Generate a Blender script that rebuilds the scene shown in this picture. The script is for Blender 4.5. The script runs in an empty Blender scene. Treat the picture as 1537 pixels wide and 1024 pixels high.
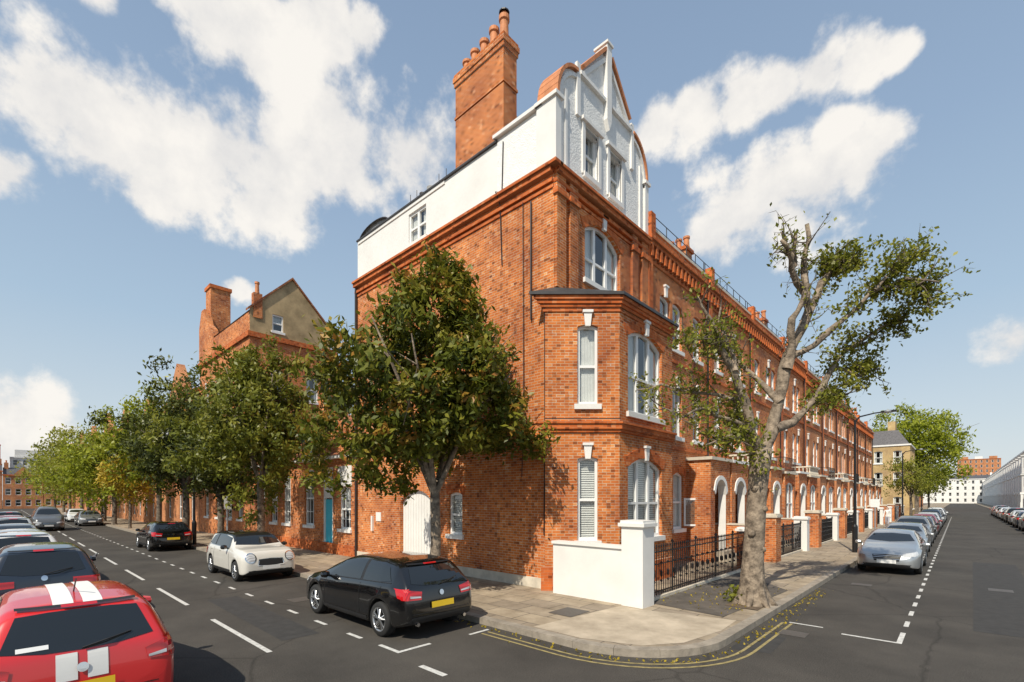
import bpy, math, random
import numpy as np
from mathutils import Vector, Matrix
from mathutils.bvhtree import BVHTree
random.seed(7)
SC=bpy.context.scene
COL=SC.collection
rad=math.radians
# ------------------------------------------------------------ camera frame
YAW=43.08; CH=2.6; FPX=718.0; CX=768.5; HY=748.0
c_,s_=math.cos(rad(YAW)),math.sin(rad(YAW))
def pix_dir(x,y):
    s=(x-CX)/FPX; t=(HY-y)/FPX
    return Vector((-s_+c_*s, c_+s_*s, t))
# ------------------------------------------------------------ materials
def newmat(name):
    m=bpy.data.materials.new(name); m.use_nodes=True
    nt=m.node_tree; b=nt.nodes['Principled BSDF']
    return m,nt,b
def N(nt,t,**k):
    n=nt.nodes.new(t)
    for a,v in k.items(): setattr(n,a,v)
    return n
def rgba(c): return (c[0],c[1],c[2],1)
def simple(name,c,rough=.6,var=.15,scale=3.0,metal=0,bump=0,bscale=40,coat=0,spec=None,c2=None,det=3):
    m,nt,b=newmat(name); L=nt.links
    tc=N(nt,'ShaderNodeTexCoord')
    n=N(nt,'ShaderNodeTexNoise'); n.inputs['Scale'].default_value=scale; n.inputs['Detail'].default_value=det
    n.inputs['Roughness'].default_value=.65
    L.new(tc.outputs['Object'],n.inputs['Vector'])
    r=N(nt,'ShaderNodeValToRGB')
    r.color_ramp.elements[0].position=.3; r.color_ramp.elements[1].position=.7
    lo=tuple(x*(1-var) for x in c); hi=tuple(min(1,x*(1+var)) for x in (c2 or c))
    r.color_ramp.elements[0].color=rgba(lo); r.color_ramp.elements[1].color=rgba(hi)
    L.new(n.outputs['Fac'],r.inputs['Fac']); L.new(r.outputs['Color'],b.inputs['Base Color'])
    b.inputs['Roughness'].default_value=rough; b.inputs['Metallic'].default_value=metal
    if coat: b.inputs['Coat Weight'].default_value=coat; b.inputs['Coat Roughness'].default_value=.04
    if spec is not None: b.inputs['Specular IOR Level'].default_value=spec
    if bump:
        n2=N(nt,'ShaderNodeTexNoise'); n2.inputs['Scale'].default_value=bscale; n2.inputs['Detail'].default_value=2
        L.new(tc.outputs['Object'],n2.inputs['Vector'])
        bp=N(nt,'ShaderNodeBump'); bp.inputs['Strength'].default_value=bump; bp.inputs['Distance'].default_value=.02
        L.new(n2.outputs['Fac'],bp.inputs['Height']); L.new(bp.outputs['Normal'],b.inputs['Normal'])
    return m
def wall_uv(nt):
    L=nt.links
    geo=N(nt,'ShaderNodeNewGeometry')
    cr=N(nt,'ShaderNodeVectorMath',operation='CROSS_PRODUCT'); cr.inputs[0].default_value=(0,0,1)
    L.new(geo.outputs['True Normal'],cr.inputs[1])
    nm=N(nt,'ShaderNodeVectorMath',operation='NORMALIZE'); L.new(cr.outputs[0],nm.inputs[0])
    dt=N(nt,'ShaderNodeVectorMath',operation='DOT_PRODUCT'); L.new(nm.outputs[0],dt.inputs[0]); L.new(geo.outputs['Position'],dt.inputs[1])
    sp=N(nt,'ShaderNodeSeparateXYZ'); L.new(geo.outputs['Position'],sp.inputs[0])
    cb=N(nt,'ShaderNodeCombineXYZ'); L.new(dt.outputs['Value'],cb.inputs['X']); L.new(sp.outputs['Z'],cb.inputs['Y'])
    return geo,cb,sp
def brick(name,c1,c2,mortar,bw=.225,rh=.075,ms=.010,weather=.35,special=True):
    m,nt,b=newmat(name); L=nt.links
    geo,uv,sp=wall_uv(nt)
    bt=N(nt,'ShaderNodeTexBrick'); L.new(uv.outputs[0],bt.inputs['Vector'])
    bt.inputs['Scale'].default_value=1; bt.inputs['Brick Width'].default_value=bw; bt.inputs['Row Height'].default_value=rh
    bt.inputs['Mortar Size'].default_value=ms; bt.inputs['Mortar Smooth'].default_value=.2; bt.inputs['Bias'].default_value=-.1
    bt.inputs['Color1'].default_value=rgba(c1); bt.inputs['Color2'].default_value=rgba(c2); bt.inputs['Mortar'].default_value=rgba(mortar)
    n=N(nt,'ShaderNodeTexNoise'); n.inputs['Scale'].default_value=.6; n.inputs['Detail'].default_value=5; n.inputs['Roughness'].default_value=.72
    L.new(geo.outputs['Position'],n.inputs['Vector'])
    r=N(nt,'ShaderNodeValToRGB'); r.color_ramp.elements[0].position=.33; r.color_ramp.elements[1].position=.66
    r.color_ramp.elements[0].color=(1-weather,1-weather*1.1,1-weather*.9,1); r.color_ramp.elements[1].color=(1.15,1.20,1.15,1)
    L.new(n.outputs['Fac'],r.inputs['Fac'])
    mx=N(nt,'ShaderNodeMix',data_type='RGBA',blend_type='MULTIPLY'); mx.inputs[0].default_value=1
    L.new(bt.outputs['Color'],mx.inputs[6]); L.new(r.outputs['Color'],mx.inputs[7])
    last=mx
    if special:
        n3=N(nt,'ShaderNodeTexWhiteNoise',noise_dimensions='2D')
        mp=N(nt,'ShaderNodeVectorMath',operation='DIVIDE'); mp.inputs[1].default_value=(bw/2,rh,1); L.new(uv.outputs[0],mp.inputs[0])
        fl=N(nt,'ShaderNodeVectorMath',operation='FLOOR'); L.new(mp.outputs[0],fl.inputs[0]); L.new(fl.outputs[0],n3.inputs['Vector'])
        r3=N(nt,'ShaderNodeValToRGB'); e=r3.color_ramp.elements
        e[0].position=0; e[0].color=(.38,.36,.40,1); e[1].position=.16; e[1].color=(1,1,1,1)
        e2=e.new(.88); e2.color=(1,1,1,1); e3=e.new(1.0); e3.color=(1.2,1.8,2.6,1)
        L.new(n3.outputs['Value'],r3.inputs['Fac'])
        mx2=N(nt,'ShaderNodeMix',data_type='RGBA',blend_type='MULTIPLY'); mx2.inputs[0].default_value=.9
        L.new(mx.outputs[2],mx2.inputs[6]); L.new(r3.outputs['Color'],mx2.inputs[7]); last=mx2
    L.new(last.outputs[2],b.inputs['Base Color'])
    b.inputs['Roughness'].default_value=.85; b.inputs['Specular IOR Level'].default_value=.2
    return m
M={}
M['brick']=brick('red_brick',(.66,.195,.045),(.48,.120,.030),(.56,.34,.20),weather=.42)
M['brickd']=brick('rubbed_brick',(.60,.150,.038),(.47,.105,.026),(.46,.21,.11),ms=.005,weather=.35)
M['brickf']=brick('red_brick_far',(.58,.20,.07),(.45,.14,.046),(.50,.34,.21),special=False)
M['bricky']=brick('yellow_stock_brick',(.56,.37,.14),(.46,.29,.11),(.5,.42,.3),special=False)
M['render']=simple('ochre_render',(.34,.25,.13),.9,.35,.9,bump=.2,bscale=15,c2=(.42,.31,.17),det=6)
M['white']=simple('white_paint',(.77,.755,.72),.55,.07,1.3,det=5)
M['rough']=simple('white_roughcast',(.79,.79,.77),.85,.07,5,bump=1.0,bscale=22)
M['wside']=simple('white_wall_paint',(.75,.74,.71),.7,.07,1.0,bump=.25,bscale=9,det=5)
M['frame']=simple('window_paint',(.80,.80,.78),.4,.04,4)
M['lead']=simple('lead',(.045,.043,.043),.5,.3,3)
M['leadl']=simple('lead_grey',(.30,.30,.29),.6,.35,8)
M['slate']=simple('slate',(.09,.085,.09),.6,.35,6)
M['tile']=brick('clay_tile',(.42,.17,.08),(.30,.11,.055),(.12,.05,.03),bw=.17,rh=.1,ms=.008,weather=.4)
M['terra']=simple('terracotta',(.54,.21,.085),.7,.25,5)
M['iron']=simple('black_iron',(.012,.012,.013),.35,.2,5)
M['pipe']=simple('black_pipe',(.03,.022,.02),.5,.2,5)
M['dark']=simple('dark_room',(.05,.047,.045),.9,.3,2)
M['curtain']=simple('curtain_cloth',(.78,.76,.72),.9,.08,4)
M['stone']=simple('stone_trim',(.58,.52,.42),.8,.2,3,det=5)
M['doorblue']=simple('turquoise_door',(.02,.45,.60),.35,.05,3)
M['doorblack']=simple('dark_door',(.03,.03,.035),.3,.1,3)
M['kerb']=simple('kerb_granite',(.29,.25,.20),.85,.3,4,bump=.3,bscale=30,det=6)
M['line']=simple('road_paint_white',(.56,.55,.52),.7,.3,14,det=5)
M['yline']=simple('road_paint_yellow',(.30,.24,.10),.75,.4,9,det=5)
M['soil']=simple('soil',(.12,.085,.055),.95,.4,12,bump=.6,bscale=30)
M['tyre']=simple('tyre_rubber',(.018,.018,.018),.8,.2,8)
M['rim']=simple('alloy_rim',(.50,.51,.52),.3,.05,5,metal=.85)
M['rimd']=simple('wheel_dark',(.03,.03,.03),.6,.1,5)
M['trim']=simple('black_trim',(.015,.015,.016),.5,.1,5)
M['platey']=simple('plate_yellow',(.80,.52,.02),.45,.03,5)
M['platew']=simple('plate_white',(.78,.78,.76),.45,.03,5)
M['chrome']=simple('chrome',(.75,.75,.76),.12,.02,5,metal=1)
M['galv']=simple('galvanised',(.35,.36,.37),.5,.15,6,metal=.4)
M['cover']=simple('iron_cover',(.09,.08,.07),.6,.3,30)
def glass():
    m,nt,b=newmat('window_glass'); L=nt.links
    out=nt.nodes['Material Output']; nt.nodes.remove(b)
    tr=N(nt,'ShaderNodeBsdfTransparent'); tr.inputs[0].default_value=(.86,.89,.89,1)
    gl=N(nt,'ShaderNodeBsdfGlossy'); gl.inputs['Roughness'].default_value=.02
    n=N(nt,'ShaderNodeTexNoise'); n.inputs['Scale'].default_value=2.2; n.inputs['Detail'].default_value=0
    bp=N(nt,'ShaderNodeBump'); bp.inputs['Strength'].default_value=.12; bp.inputs['Distance'].default_value=.05
    L.new(n.outputs['Fac'],bp.inputs['Height']); L.new(bp.outputs['Normal'],gl.inputs['Normal'])
    lw=N(nt,'ShaderNodeLayerWeight'); lw.inputs['Blend'].default_value=.5
    pw=N(nt,'ShaderNodeMath',operation='POWER'); pw.inputs[1].default_value=4; L.new(lw.outputs['Facing'],pw.inputs[0])
    ma=N(nt,'ShaderNodeMath',operation='MULTIPLY_ADD'); ma.inputs[1].default_value=.86; ma.inputs[2].default_value=.13; L.new(pw.outputs[0],ma.inputs[0])
    mx=N(nt,'ShaderNodeMixShader'); L.new(ma.outputs[0],mx.inputs[0]); L.new(tr.outputs[0],mx.inputs[1]); L.new(gl.outputs[0],mx.inputs[2])
    L.new(mx.outputs[0],out.inputs[0]); return m
M['glass']=glass()
def carglass():
    m,nt,b=newmat('car_glass')
    b.inputs['Base Color'].default_value=(.012,.014,.015,1); b.inputs['Roughness'].default_value=.03
    b.inputs['Specular IOR Level'].default_value=.8; b.inputs['Coat Weight'].default_value=.3
    return m
M['cglass']=carglass()
def lamp(name,c):
    m,nt,b=newmat(name); b.inputs['Roughness'].default_value=.12
    b.inputs['Coat Weight'].default_value=.8
    L=nt.links; tc=N(nt,'ShaderNodeTexCoord'); w=N(nt,'ShaderNodeTexWave'); w.inputs['Scale'].default_value=12
    L.new(tc.outputs['Object'],w.inputs['Vector']); r=N(nt,'ShaderNodeValToRGB')
    r.color_ramp.elements[0].color=rgba(tuple(x*.55 for x in c)); r.color_ramp.elements[1].color=rgba(c)
    L.new(w.outputs['Fac'],r.inputs['Fac']); L.new(r.outputs['Color'],b.inputs['Base Color'])
    return m
M['tail']=lamp('tail_lamp',(.62,.012,.016)); M['head']=lamp('head_lamp',(.66,.68,.70))
def paint(name,c,metal=.0,rough=.3):
    m,nt,b=newmat(name); L=nt.links
    tc=N(nt,'ShaderNodeTexCoord'); n=N(nt,'ShaderNodeTexNoise'); n.inputs['Scale'].default_value=3; n.inputs['Detail'].default_value=3
    L.new(tc.outputs['Object'],n.inputs['Vector'])
    mx=N(nt,'ShaderNodeMix',data_type='RGBA'); mx.inputs[6].default_value=rgba(c); mx.inputs[7].default_value=rgba(tuple(min(1,x*.9+.004) for x in c))
    L.new(n.outputs['Fac'],mx.inputs[0]); L.new(mx.outputs[2],b.inputs['Base Color'])
    b.inputs['Metallic'].default_value=metal; b.inputs['Roughness'].default_value=rough
    b.inputs['Coat Weight'].default_value=1; b.inputs['Coat Roughness'].default_value=.03
    return m
def asphalt():
    m,nt,b=newmat('asphalt'); L=nt.links
    geo=N(nt,'ShaderNodeNewGeometry')
    n=N(nt,'ShaderNodeTexNoise'); n.inputs['Scale'].default_value=.35; n.inputs['Detail'].default_value=6; n.inputs['Roughness'].default_value=.7
    L.new(geo.outputs['Position'],n.inputs['Vector'])
    r=N(nt,'ShaderNodeValToRGB'); r.color_ramp.elements[0].position=.3; r.color_ramp.elements[1].position=.72
    r.color_ramp.elements[0].color=(.040,.037,.034,1); r.color_ramp.elements[1].color=(.082,.075,.067,1)
    L.new(n.outputs['Fac'],r.inputs['Fac'])
    n2=N(nt,'ShaderNodeTexNoise'); n2.inputs['Scale'].default_value=60; n2.inputs['Detail'].default_value=2
    L.new(geo.outputs['Position'],n2.inputs['Vector'])
    r2=N(nt,'ShaderNodeValToRGB'); r2.color_ramp.elements[0].position=.3; r2.color_ramp.elements[1].position=.75
    r2.color_ramp.elements[0].color=(.6,.6,.6,1); r2.color_ramp.elements[1].color=(1.7,1.66,1.58,1)
    L.new(n2.outputs['Fac'],r2.inputs['Fac'])
    mx=N(nt,'ShaderNodeMix',data_type='RGBA',blend_type='MULTIPLY'); mx.inputs[0].default_value=1
    L.new(r.outputs['Color'],mx.inputs[6]); L.new(r2.outputs['Color'],mx.inputs[7]); 
    v=N(nt,'ShaderNodeTexVoronoi',feature='DISTANCE_TO_EDGE'); v.inputs['Scale'].default_value=.33
    ad=N(nt,'ShaderNodeMix',data_type='VECTOR'); ad.inputs[0].default_value=.35; L.new(geo.outputs['Position'],ad.inputs[4]); L.new(n.outputs['Color'],ad.inputs[5])
    L.new(ad.outputs[1],v.inputs['Vector'])
    r4=N(nt,'ShaderNodeValToRGB'); r4.color_ramp.elements[0].color=(.65,.65,.65,1); r4.color_ramp.elements[1].position=.008; r4.color_ramp.elements[1].color=(1,1,1,1)
    L.new(v.outputs['Distance'],r4.inputs['Fac'])
    mx3=N(nt,'ShaderNodeMix',data_type='RGBA',blend_type='MULTIPLY'); mx3.inputs[0].default_value=1
    L.new(mx.outputs[2],mx3.inputs[6]); L.new(r4.outputs['Color'],mx3.inputs[7]); L.new(mx3.outputs[2],b.inputs['Base Color'])
    b.inputs['Roughness'].default_value=.85; b.inputs['Specular IOR Level'].default_value=.25
    return m
M['asphalt']=asphalt()
M['tarmac']=simple('footway_tarmac',(.10,.085,.07),.9,.35,3,det=6)
M['patch']=simple('tarmac_patch',(.040,.038,.036),.9,.25,5,det=6)
def paving():
    m,nt,b=newmat('paving_slabs'); L=nt.links
    geo=N(nt,'ShaderNodeNewGeometry')
    bt=N(nt,'ShaderNodeTexBrick'); L.new(geo.outputs['Position'],bt.inputs['Vector'])
    bt.inputs['Scale'].default_value=1; bt.inputs['Brick Width'].default_value=.9; bt.inputs['Row Height'].default_value=.6
    bt.inputs['Mortar Size'].default_value=.012; bt.inputs['Color1'].default_value=(.42,.345,.25,1); bt.inputs['Color2'].default_value=(.29,.24,.185,1)
    bt.inputs['Mortar'].default_value=(.12,.10,.08,1)
    n=N(nt,'ShaderNodeTexNoise'); n.inputs['Scale'].default_value=1.3; n.inputs['Detail'].default_value=6; n.inputs['Roughness'].default_value=.72
    L.new(geo.outputs['Position'],n.inputs['Vector'])
    r=N(nt,'ShaderNodeValToRGB'); r.color_ramp.elements[0].position=.3; r.color_ramp.elements[1].position=.7
    r.color_ramp.elements[0].color=(.58,.55,.50,1); r.color_ramp.elements[1].color=(1.15,1.14,1.12,1)
    L.new(n.outputs['Fac'],r.inputs['Fac'])
    mx=N(nt,'ShaderNodeMix',data_type='RGBA',blend_type='MULTIPLY'); mx.inputs[0].default_value=1
    L.new(bt.outputs['Color'],mx.inputs[6]); L.new(r.outputs['Color'],mx.inputs[7]); L.new(mx.outputs[2],b.inputs['Base Color'])
    b.inputs['Roughness'].default_value=.85
    return m
M['paving']=paving()
M['concrete']=simple('concrete_slab',(.38,.31,.225),.85,.2,1.6,det=7,c2=(.46,.385,.29))
M['bark']=simple('bark',(.14,.105,.075),.9,.45,7,bump=1.0,bscale=18,c2=(.26,.205,.15)); M['barkd']=simple('bark_dark',(.09,.07,.055),.9,.45,6,c2=(.15,.12,.09))
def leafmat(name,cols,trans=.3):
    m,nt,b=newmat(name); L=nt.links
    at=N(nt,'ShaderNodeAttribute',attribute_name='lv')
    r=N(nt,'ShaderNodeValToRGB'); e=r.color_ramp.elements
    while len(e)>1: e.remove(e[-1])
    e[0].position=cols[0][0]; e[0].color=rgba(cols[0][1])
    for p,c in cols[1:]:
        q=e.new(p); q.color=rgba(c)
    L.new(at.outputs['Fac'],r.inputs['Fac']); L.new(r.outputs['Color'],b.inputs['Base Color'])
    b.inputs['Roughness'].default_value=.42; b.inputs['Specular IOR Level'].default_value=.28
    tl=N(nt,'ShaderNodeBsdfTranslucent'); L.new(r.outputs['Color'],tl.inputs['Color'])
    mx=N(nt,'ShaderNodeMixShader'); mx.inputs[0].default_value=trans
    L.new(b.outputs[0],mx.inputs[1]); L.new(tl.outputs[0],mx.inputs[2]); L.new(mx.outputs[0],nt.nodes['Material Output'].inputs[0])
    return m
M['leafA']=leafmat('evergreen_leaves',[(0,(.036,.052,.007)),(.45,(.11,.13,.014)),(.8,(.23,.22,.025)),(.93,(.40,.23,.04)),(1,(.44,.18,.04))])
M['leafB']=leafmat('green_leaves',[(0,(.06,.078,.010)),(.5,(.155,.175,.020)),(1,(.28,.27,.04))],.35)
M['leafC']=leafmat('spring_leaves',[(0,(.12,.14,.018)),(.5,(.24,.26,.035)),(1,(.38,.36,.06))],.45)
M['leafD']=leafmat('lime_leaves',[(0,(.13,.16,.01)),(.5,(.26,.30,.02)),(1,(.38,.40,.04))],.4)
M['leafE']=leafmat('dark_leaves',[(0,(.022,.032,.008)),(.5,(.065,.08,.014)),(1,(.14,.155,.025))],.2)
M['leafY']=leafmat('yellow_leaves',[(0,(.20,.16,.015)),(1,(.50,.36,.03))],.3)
# ------------------------------------------------------------ mesh builder
class MB:
    def __init__(s): s.v=[];s.f=[];s.m=[];s.mats=[]
    def mi(s,mat):
        if isinstance(mat,str): mat=M[mat]
        if mat not in s.mats: s.mats.append(mat)
        return s.mats.index(mat)
    def poly(s,pts,mat):
        b=len(s.v); s.v.extend([tuple(p) for p in pts]); s.f.append(tuple(range(b,b+len(pts)))); s.m.append(s.mi(mat))
    def box(s,x0,x1,y0,y1,z0,z1,mat):
        s.prism([(x0,y0),(x1,y0),(x1,y1),(x0,y1)],z0,z1,mat)
    def prism(s,p,z0,z1,mat):
        n=len(p); b=len(s.v); k=s.mi(mat)
        s.v.extend([(q[0],q[1],z0) for q in p]); s.v.extend([(q[0],q[1],z1) for q in p])
        s.f.append(tuple(range(b+n-1,b-1,-1))); s.m.append(k)
        s.f.append(tuple(range(b+n,b+2*n))); s.m.append(k)
        for i in range(n):
            j=(i+1)%n; s.f.append((b+i,b+j,b+n+j,b+n+i)); s.m.append(k)
    def obox(s,F,u0,u1,o0,o1,z0,z1,mat):
        s.prism([F.p2(u0,o0),F.p2(u1,o0),F.p2(u1,o1),F.p2(u0,o1)],z0,z1,mat)
    def fprism(s,F,uz,o0,o1,mat):
        n=len(uz); b=len(s.v); k=s.mi(mat)
        for o in (o0,o1): s.v.extend([F.p(u,z,o) for u,z in uz])
        s.f.append(tuple(range(b+n-1,b-1,-1))); s.m.append(k); s.f.append(tuple(range(b+n,b+2*n))); s.m.append(k)
        for i in range(n):
            j=(i+1)%n; s.f.append((b+i,b+j,b+n+j,b+n+i)); s.m.append(k)
    def tube(s,pts,rs,mat,n=8,cap=True):
        pts=[Vector(p) for p in pts]; b=len(s.v); k=s.mi(mat); prev=None
        for i,p in enumerate(pts):
            t=(pts[min(i+1,len(pts)-1)]-pts[max(i-1,0)])
            if t.length<1e-6: t=Vector((0,0,1))
            t.normalize()
            if prev is None:
                a=t.orthogonal().normalized()
            else:
                a=(prev-t*prev.dot(t)); a=a.normalized() if a.length>1e-5 else t.orthogonal().normalized()
            prev=a; c=t.cross(a); r=rs[i] if hasattr(rs,'__len__') else rs
            for j in range(n):
                an=2*math.pi*j/n; s.v.append(tuple(p+a*(r*math.cos(an))+c*(r*math.sin(an))))
        for i in range(len(pts)-1):
            for j in range(n):
                q=(j+1)%n; s.f.append((b+i*n+j,b+i*n+q,b+(i+1)*n+q,b+(i+1)*n+j)); s.m.append(k)
        if cap:
            s.f.append(tuple(range(b,b+n))); s.m.append(k); e=b+(len(pts)-1)*n; s.f.append(tuple(range(e,e+n))); s.m.append(k)
    def lathe(s,c,prof,mat,n=16,axis='z'):
        b=len(s.v); k=s.mi(mat)
        for (r,h) in prof:
            for j in range(n):
                a=2*math.pi*j/n
                if axis=='z': s.v.append((c[0]+r*math.cos(a),c[1]+r*math.sin(a),c[2]+h))
                else: s.v.append((c[0]+r*math.cos(a),c[1]+h,c[2]+r*math.sin(a)))
        for i in range(len(prof)-1):
            for j in range(n):
                q=(j+1)%n; s.f.append((b+i*n+j,b+i*n+q,b+(i+1)*n+q,b+(i+1)*n+j)); s.m.append(k)
    def offs(s,pl,o):
        r=[]
        for i,p in enumerate(pl):
            def nr(a,b):
                d=(b[0]-a[0],b[1]-a[1]); l=math.hypot(*d); return (d[1]/l,-d[0]/l)
            if i==0: n1=n2=nr(pl[0],pl[1])
            elif i==len(pl)-1: n1=n2=nr(pl[-2],pl[-1])
            else: n1=nr(pl[i-1],p); n2=nr(p,pl[i+1])
            mx,my=n1[0]+n2[0],n1[1]+n2[1]; l=math.hypot(mx,my); mx/=l;my/=l
            kk=o/max(.3,(mx*n1[0]+my*n1[1])); r.append((p[0]+mx*kk,p[1]+my*kk))
        return r
    def band(s,pl,off,z0,z1,mat,off0=-.05):
        A=s.offs(pl,off0);B=s.offs(pl,off)
        for i in range(len(pl)-1):
            s.prism([A[i],A[i+1],B[i+1],B[i]],z0,z1,mat)
    def build(s,name,parent=None,smooth=False):
        if not s.v: return None
        me=bpy.data.meshes.new(name); me.from_pydata(s.v,[],s.f)
        for m in s.mats: me.materials.append(m)
        me.polygons.foreach_set('material_index',s.m)
        if smooth: me.polygons.foreach_set('use_smooth',[True]*len(s.f))
        me.update(); o=bpy.data.objects.new(name,me); COL.objects.link(o)
        if parent: o.parent=parent
        return o
class Frame:
    def __init__(s,o,d,n): s.o=o;s.d=d;s.n=n
    def p2(s,u,o=0): return (s.o[0]+s.d[0]*u+s.n[0]*o, s.o[1]+s.d[1]*u+s.n[1]*o)
    def p(s,u,z,o=0): a=s.p2(u,o); return (a[0],a[1],z)
def framepts(a,b):
    l=math.hypot(b[0]-a[0],b[1]-a[1]); d=((b[0]-a[0])/l,(b[1]-a[1])/l); return Frame(a,d,(d[1],-d[0])),l
def empty(name,loc=(0,0,0),yaw=0):
    e=bpy.data.objects.new(name,None); e.empty_display_size=.5; e.location=loc; e.rotation_euler=(0,0,yaw); COL.objects.link(e); return e
class Obj:
    def __init__(s,name,loc=(0,0,0),yaw=0): s.e=empty(name,loc,yaw); s.parts={}
    def __getitem__(s,k):
        if k not in s.parts: s.parts[k]=MB()
        return s.parts[k]
    def done(s,smooth=()):
        for k,mb in s.parts.items(): mb.build(k,s.e,smooth=(k in smooth))
def arc(o,u):
    a=o.get('arch',0)
    if not a: return o['z1']
    w=(o['u1']-o['u0'])/2; R=(w*w+a*a)/(2*a); x=u-(o['u0']+o['u1'])/2
    return o['z1']-R+math.sqrt(max(0,R*R-x*x))
def wall(mb,F,u0,u1,z0,z1,ops,mat,depth=.12,rmat=None):
    rmat=rmat or mat
    us=sorted(set([u0,u1]+[v for o in ops for v in (o['u0'],o['u1'])])); zs=sorted(set([z0,z1]+[v for o in ops for v in (o['z0'],o['z1'])]))
    for i in range(len(us)-1):
        for j in range(len(zs)-1):
            cu=(us[i]+us[i+1])/2; cz=(zs[j]+zs[j+1])/2
            if any(o['u0']<cu<o['u1'] and o['z0']<cz<o['z1'] for o in ops): continue
            mb.poly([F.p(us[i],zs[j]),F.p(us[i+1],zs[j]),F.p(us[i+1],zs[j+1]),F.p(us[i],zs[j+1])],mat)
    for o in ops:
        a,b,c,d=o['u0'],o['u1'],o['z0'],o['z1']; sp=d-o.get('arch',0)
        mb.poly([F.p(a,c),F.p(a,sp),F.p(a,sp,-depth),F.p(a,c,-depth)],rmat)
        mb.poly([F.p(b,c),F.p(b,sp),F.p(b,sp,-depth),F.p(b,c,-depth)],rmat)
        mb.poly([F.p(a,c),F.p(b,c),F.p(b,c,-depth),F.p(a,c,-depth)],rmat)
        n=10 if o.get('arch') else 1
        for i in range(n):
            p=a+(b-a)*i/n; q=a+(b-a)*(i+1)/n; zp=arc(o,p); zq=arc(o,q)
            mb.poly([F.p(p,zp),F.p(q,zq),F.p(q,zq,-depth),F.p(p,zp,-depth)],rmat)
            if n>1: mb.poly([F.p(p,zp),F.p(q,zq),F.p(q,d),F.p(p,d)],mat)
def window(ob,F,o,depth=.12,mull=0,rail=True,sill='white',key=False,cur=1,bars=0,lint=None):
    fr=ob['window_frames']; gl=ob['window_glass']; cu=ob['curtains']; tr=ob['trim']
    a,b,c,d=o['u0'],o['u1'],o['z0'],o['z1']; fw=.07
    f0,f1=-depth-.05,-depth+.045
    sp=d-o.get('arch',0)
    fr.obox(F,a,a+fw,f0,f1,c,sp,'frame'); fr.obox(F,b-fw,b,f0,f1,c,sp,'frame')
    fr.obox(F,a+fw,b-fw,f0,f1-.003,c,c+fw*1.3,'frame')
    n=10 if o.get('arch') else 1
    for i in range(n):
        p=a+(b-a)*i/n; q=a+(b-a)*(i+1)/n
        fr.fprism(F,[(p,arc(o,p)-fw*1.2),(q,arc(o,q)-fw*1.2),(q,arc(o,q)),(p,arc(o,p))],f0,f1-.005,'frame')
    ml=[]
    for i in range(mull):
        x=a+(b-a)*(i+1)/(mull+1); ml.append(x); fr.obox(F,x-.06,x+.06,f0,f1-.008,c+fw,arc(o,x)-fw,'frame')
    if rail:
        zr=c+(sp-c)*.5; fr.obox(F,a+fw,b-fw,f0+.005,f1-.012,zr-.035,zr+.035,'frame')
    e=[a]+ml+[b]
    for k in range(bars):
        for i in range(len(e)-1):
            x=e[i]+(e[i+1]-e[i])*(k+1)/(bars+1); fr.obox(F,x-.014,x+.014,f0+.01,f1-.03,c+fw,arc(o,x)-fw,'frame')
    if bars>1:
        for k in range(1,4):
            z=c+(sp-c)*k/4; fr.obox(F,a+fw,b-fw,f0+.01,f1-.032,z-.014,z+.014,'frame')
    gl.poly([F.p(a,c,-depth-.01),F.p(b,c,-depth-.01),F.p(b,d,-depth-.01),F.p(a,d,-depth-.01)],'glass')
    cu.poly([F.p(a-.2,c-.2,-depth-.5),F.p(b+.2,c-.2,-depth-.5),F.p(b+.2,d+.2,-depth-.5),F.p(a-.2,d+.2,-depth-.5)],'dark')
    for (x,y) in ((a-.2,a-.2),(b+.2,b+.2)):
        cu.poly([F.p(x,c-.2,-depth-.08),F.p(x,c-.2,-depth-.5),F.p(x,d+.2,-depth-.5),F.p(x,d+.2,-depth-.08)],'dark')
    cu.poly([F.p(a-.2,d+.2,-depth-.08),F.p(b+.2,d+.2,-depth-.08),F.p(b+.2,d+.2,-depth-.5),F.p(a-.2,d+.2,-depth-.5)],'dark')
    def folds(x0,x1,k,am):
        for i in range(k):
            p=x0+(x1-x0)*i/k; q=x0+(x1-x0)*(i+1)/k; o0=-depth-.07-am*(i%2); o1=-depth-.07-am*((i+1)%2)
            cu.poly([F.p(p,c,o0),F.p(q,c,o1),F.p(q,d,o1),F.p(p,d,o0)],'curtain')
    if cur==1: folds(a,a+(b-a)*.34,8,.03); folds(b-(b-a)*.30,b,8,.03)
    elif cur==2: folds(a,b,26,.018)
    elif cur==5: folds(a,a+(b-a)*.42,8,.02); folds(a+(b-a)*.62,b,8,.02)
    elif cur in(3,4):
        z=c+(d-c)*(.45 if cur==3 else .03)
        while z<d:
            cu.poly([F.p(a,z,-depth-.07),F.p(b,z,-depth-.07),F.p(b,z+.05,-depth-.095),F.p(a,z+.05,-depth-.095)],'curtain'); z+=.062
    if sill: tr.obox(F,a-.09,b+.09,-depth+.047,.08,c-.13,c+.012,sill)
    if key:
        m=(a+b)/2; tr.fprism(F,[(m-.07,d-.06),(m+.07,d-.06),(m+.11,d+.30),(m-.11,d+.30)],-.02,.07,'white')
        tr.fprism(F,[(m-.14,d+.30),(m+.14,d+.30),(m+.14,d+.37),(m-.14,d+.37)],-.02,.10,'white')
    if lint:
        k=14
        for i in range(k):
            p=a-.12+(b-a+.24)*i/k; q=a-.12+(b-a+.24)*(i+1)/k
            pc=min(max(p,a),b); qc=min(max(q,a),b)
            tr.fprism(F,[(p+.004,arc(o,pc)+.005),(q-.004,arc(o,qc)+.005),(q-.004+(q-(a+b)/2)*.12,arc(o,qc)+.28),(p+.004+(p-(a+b)/2)*.12,arc(o,pc)+.28)],-.01,.018,'brickd')
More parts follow.
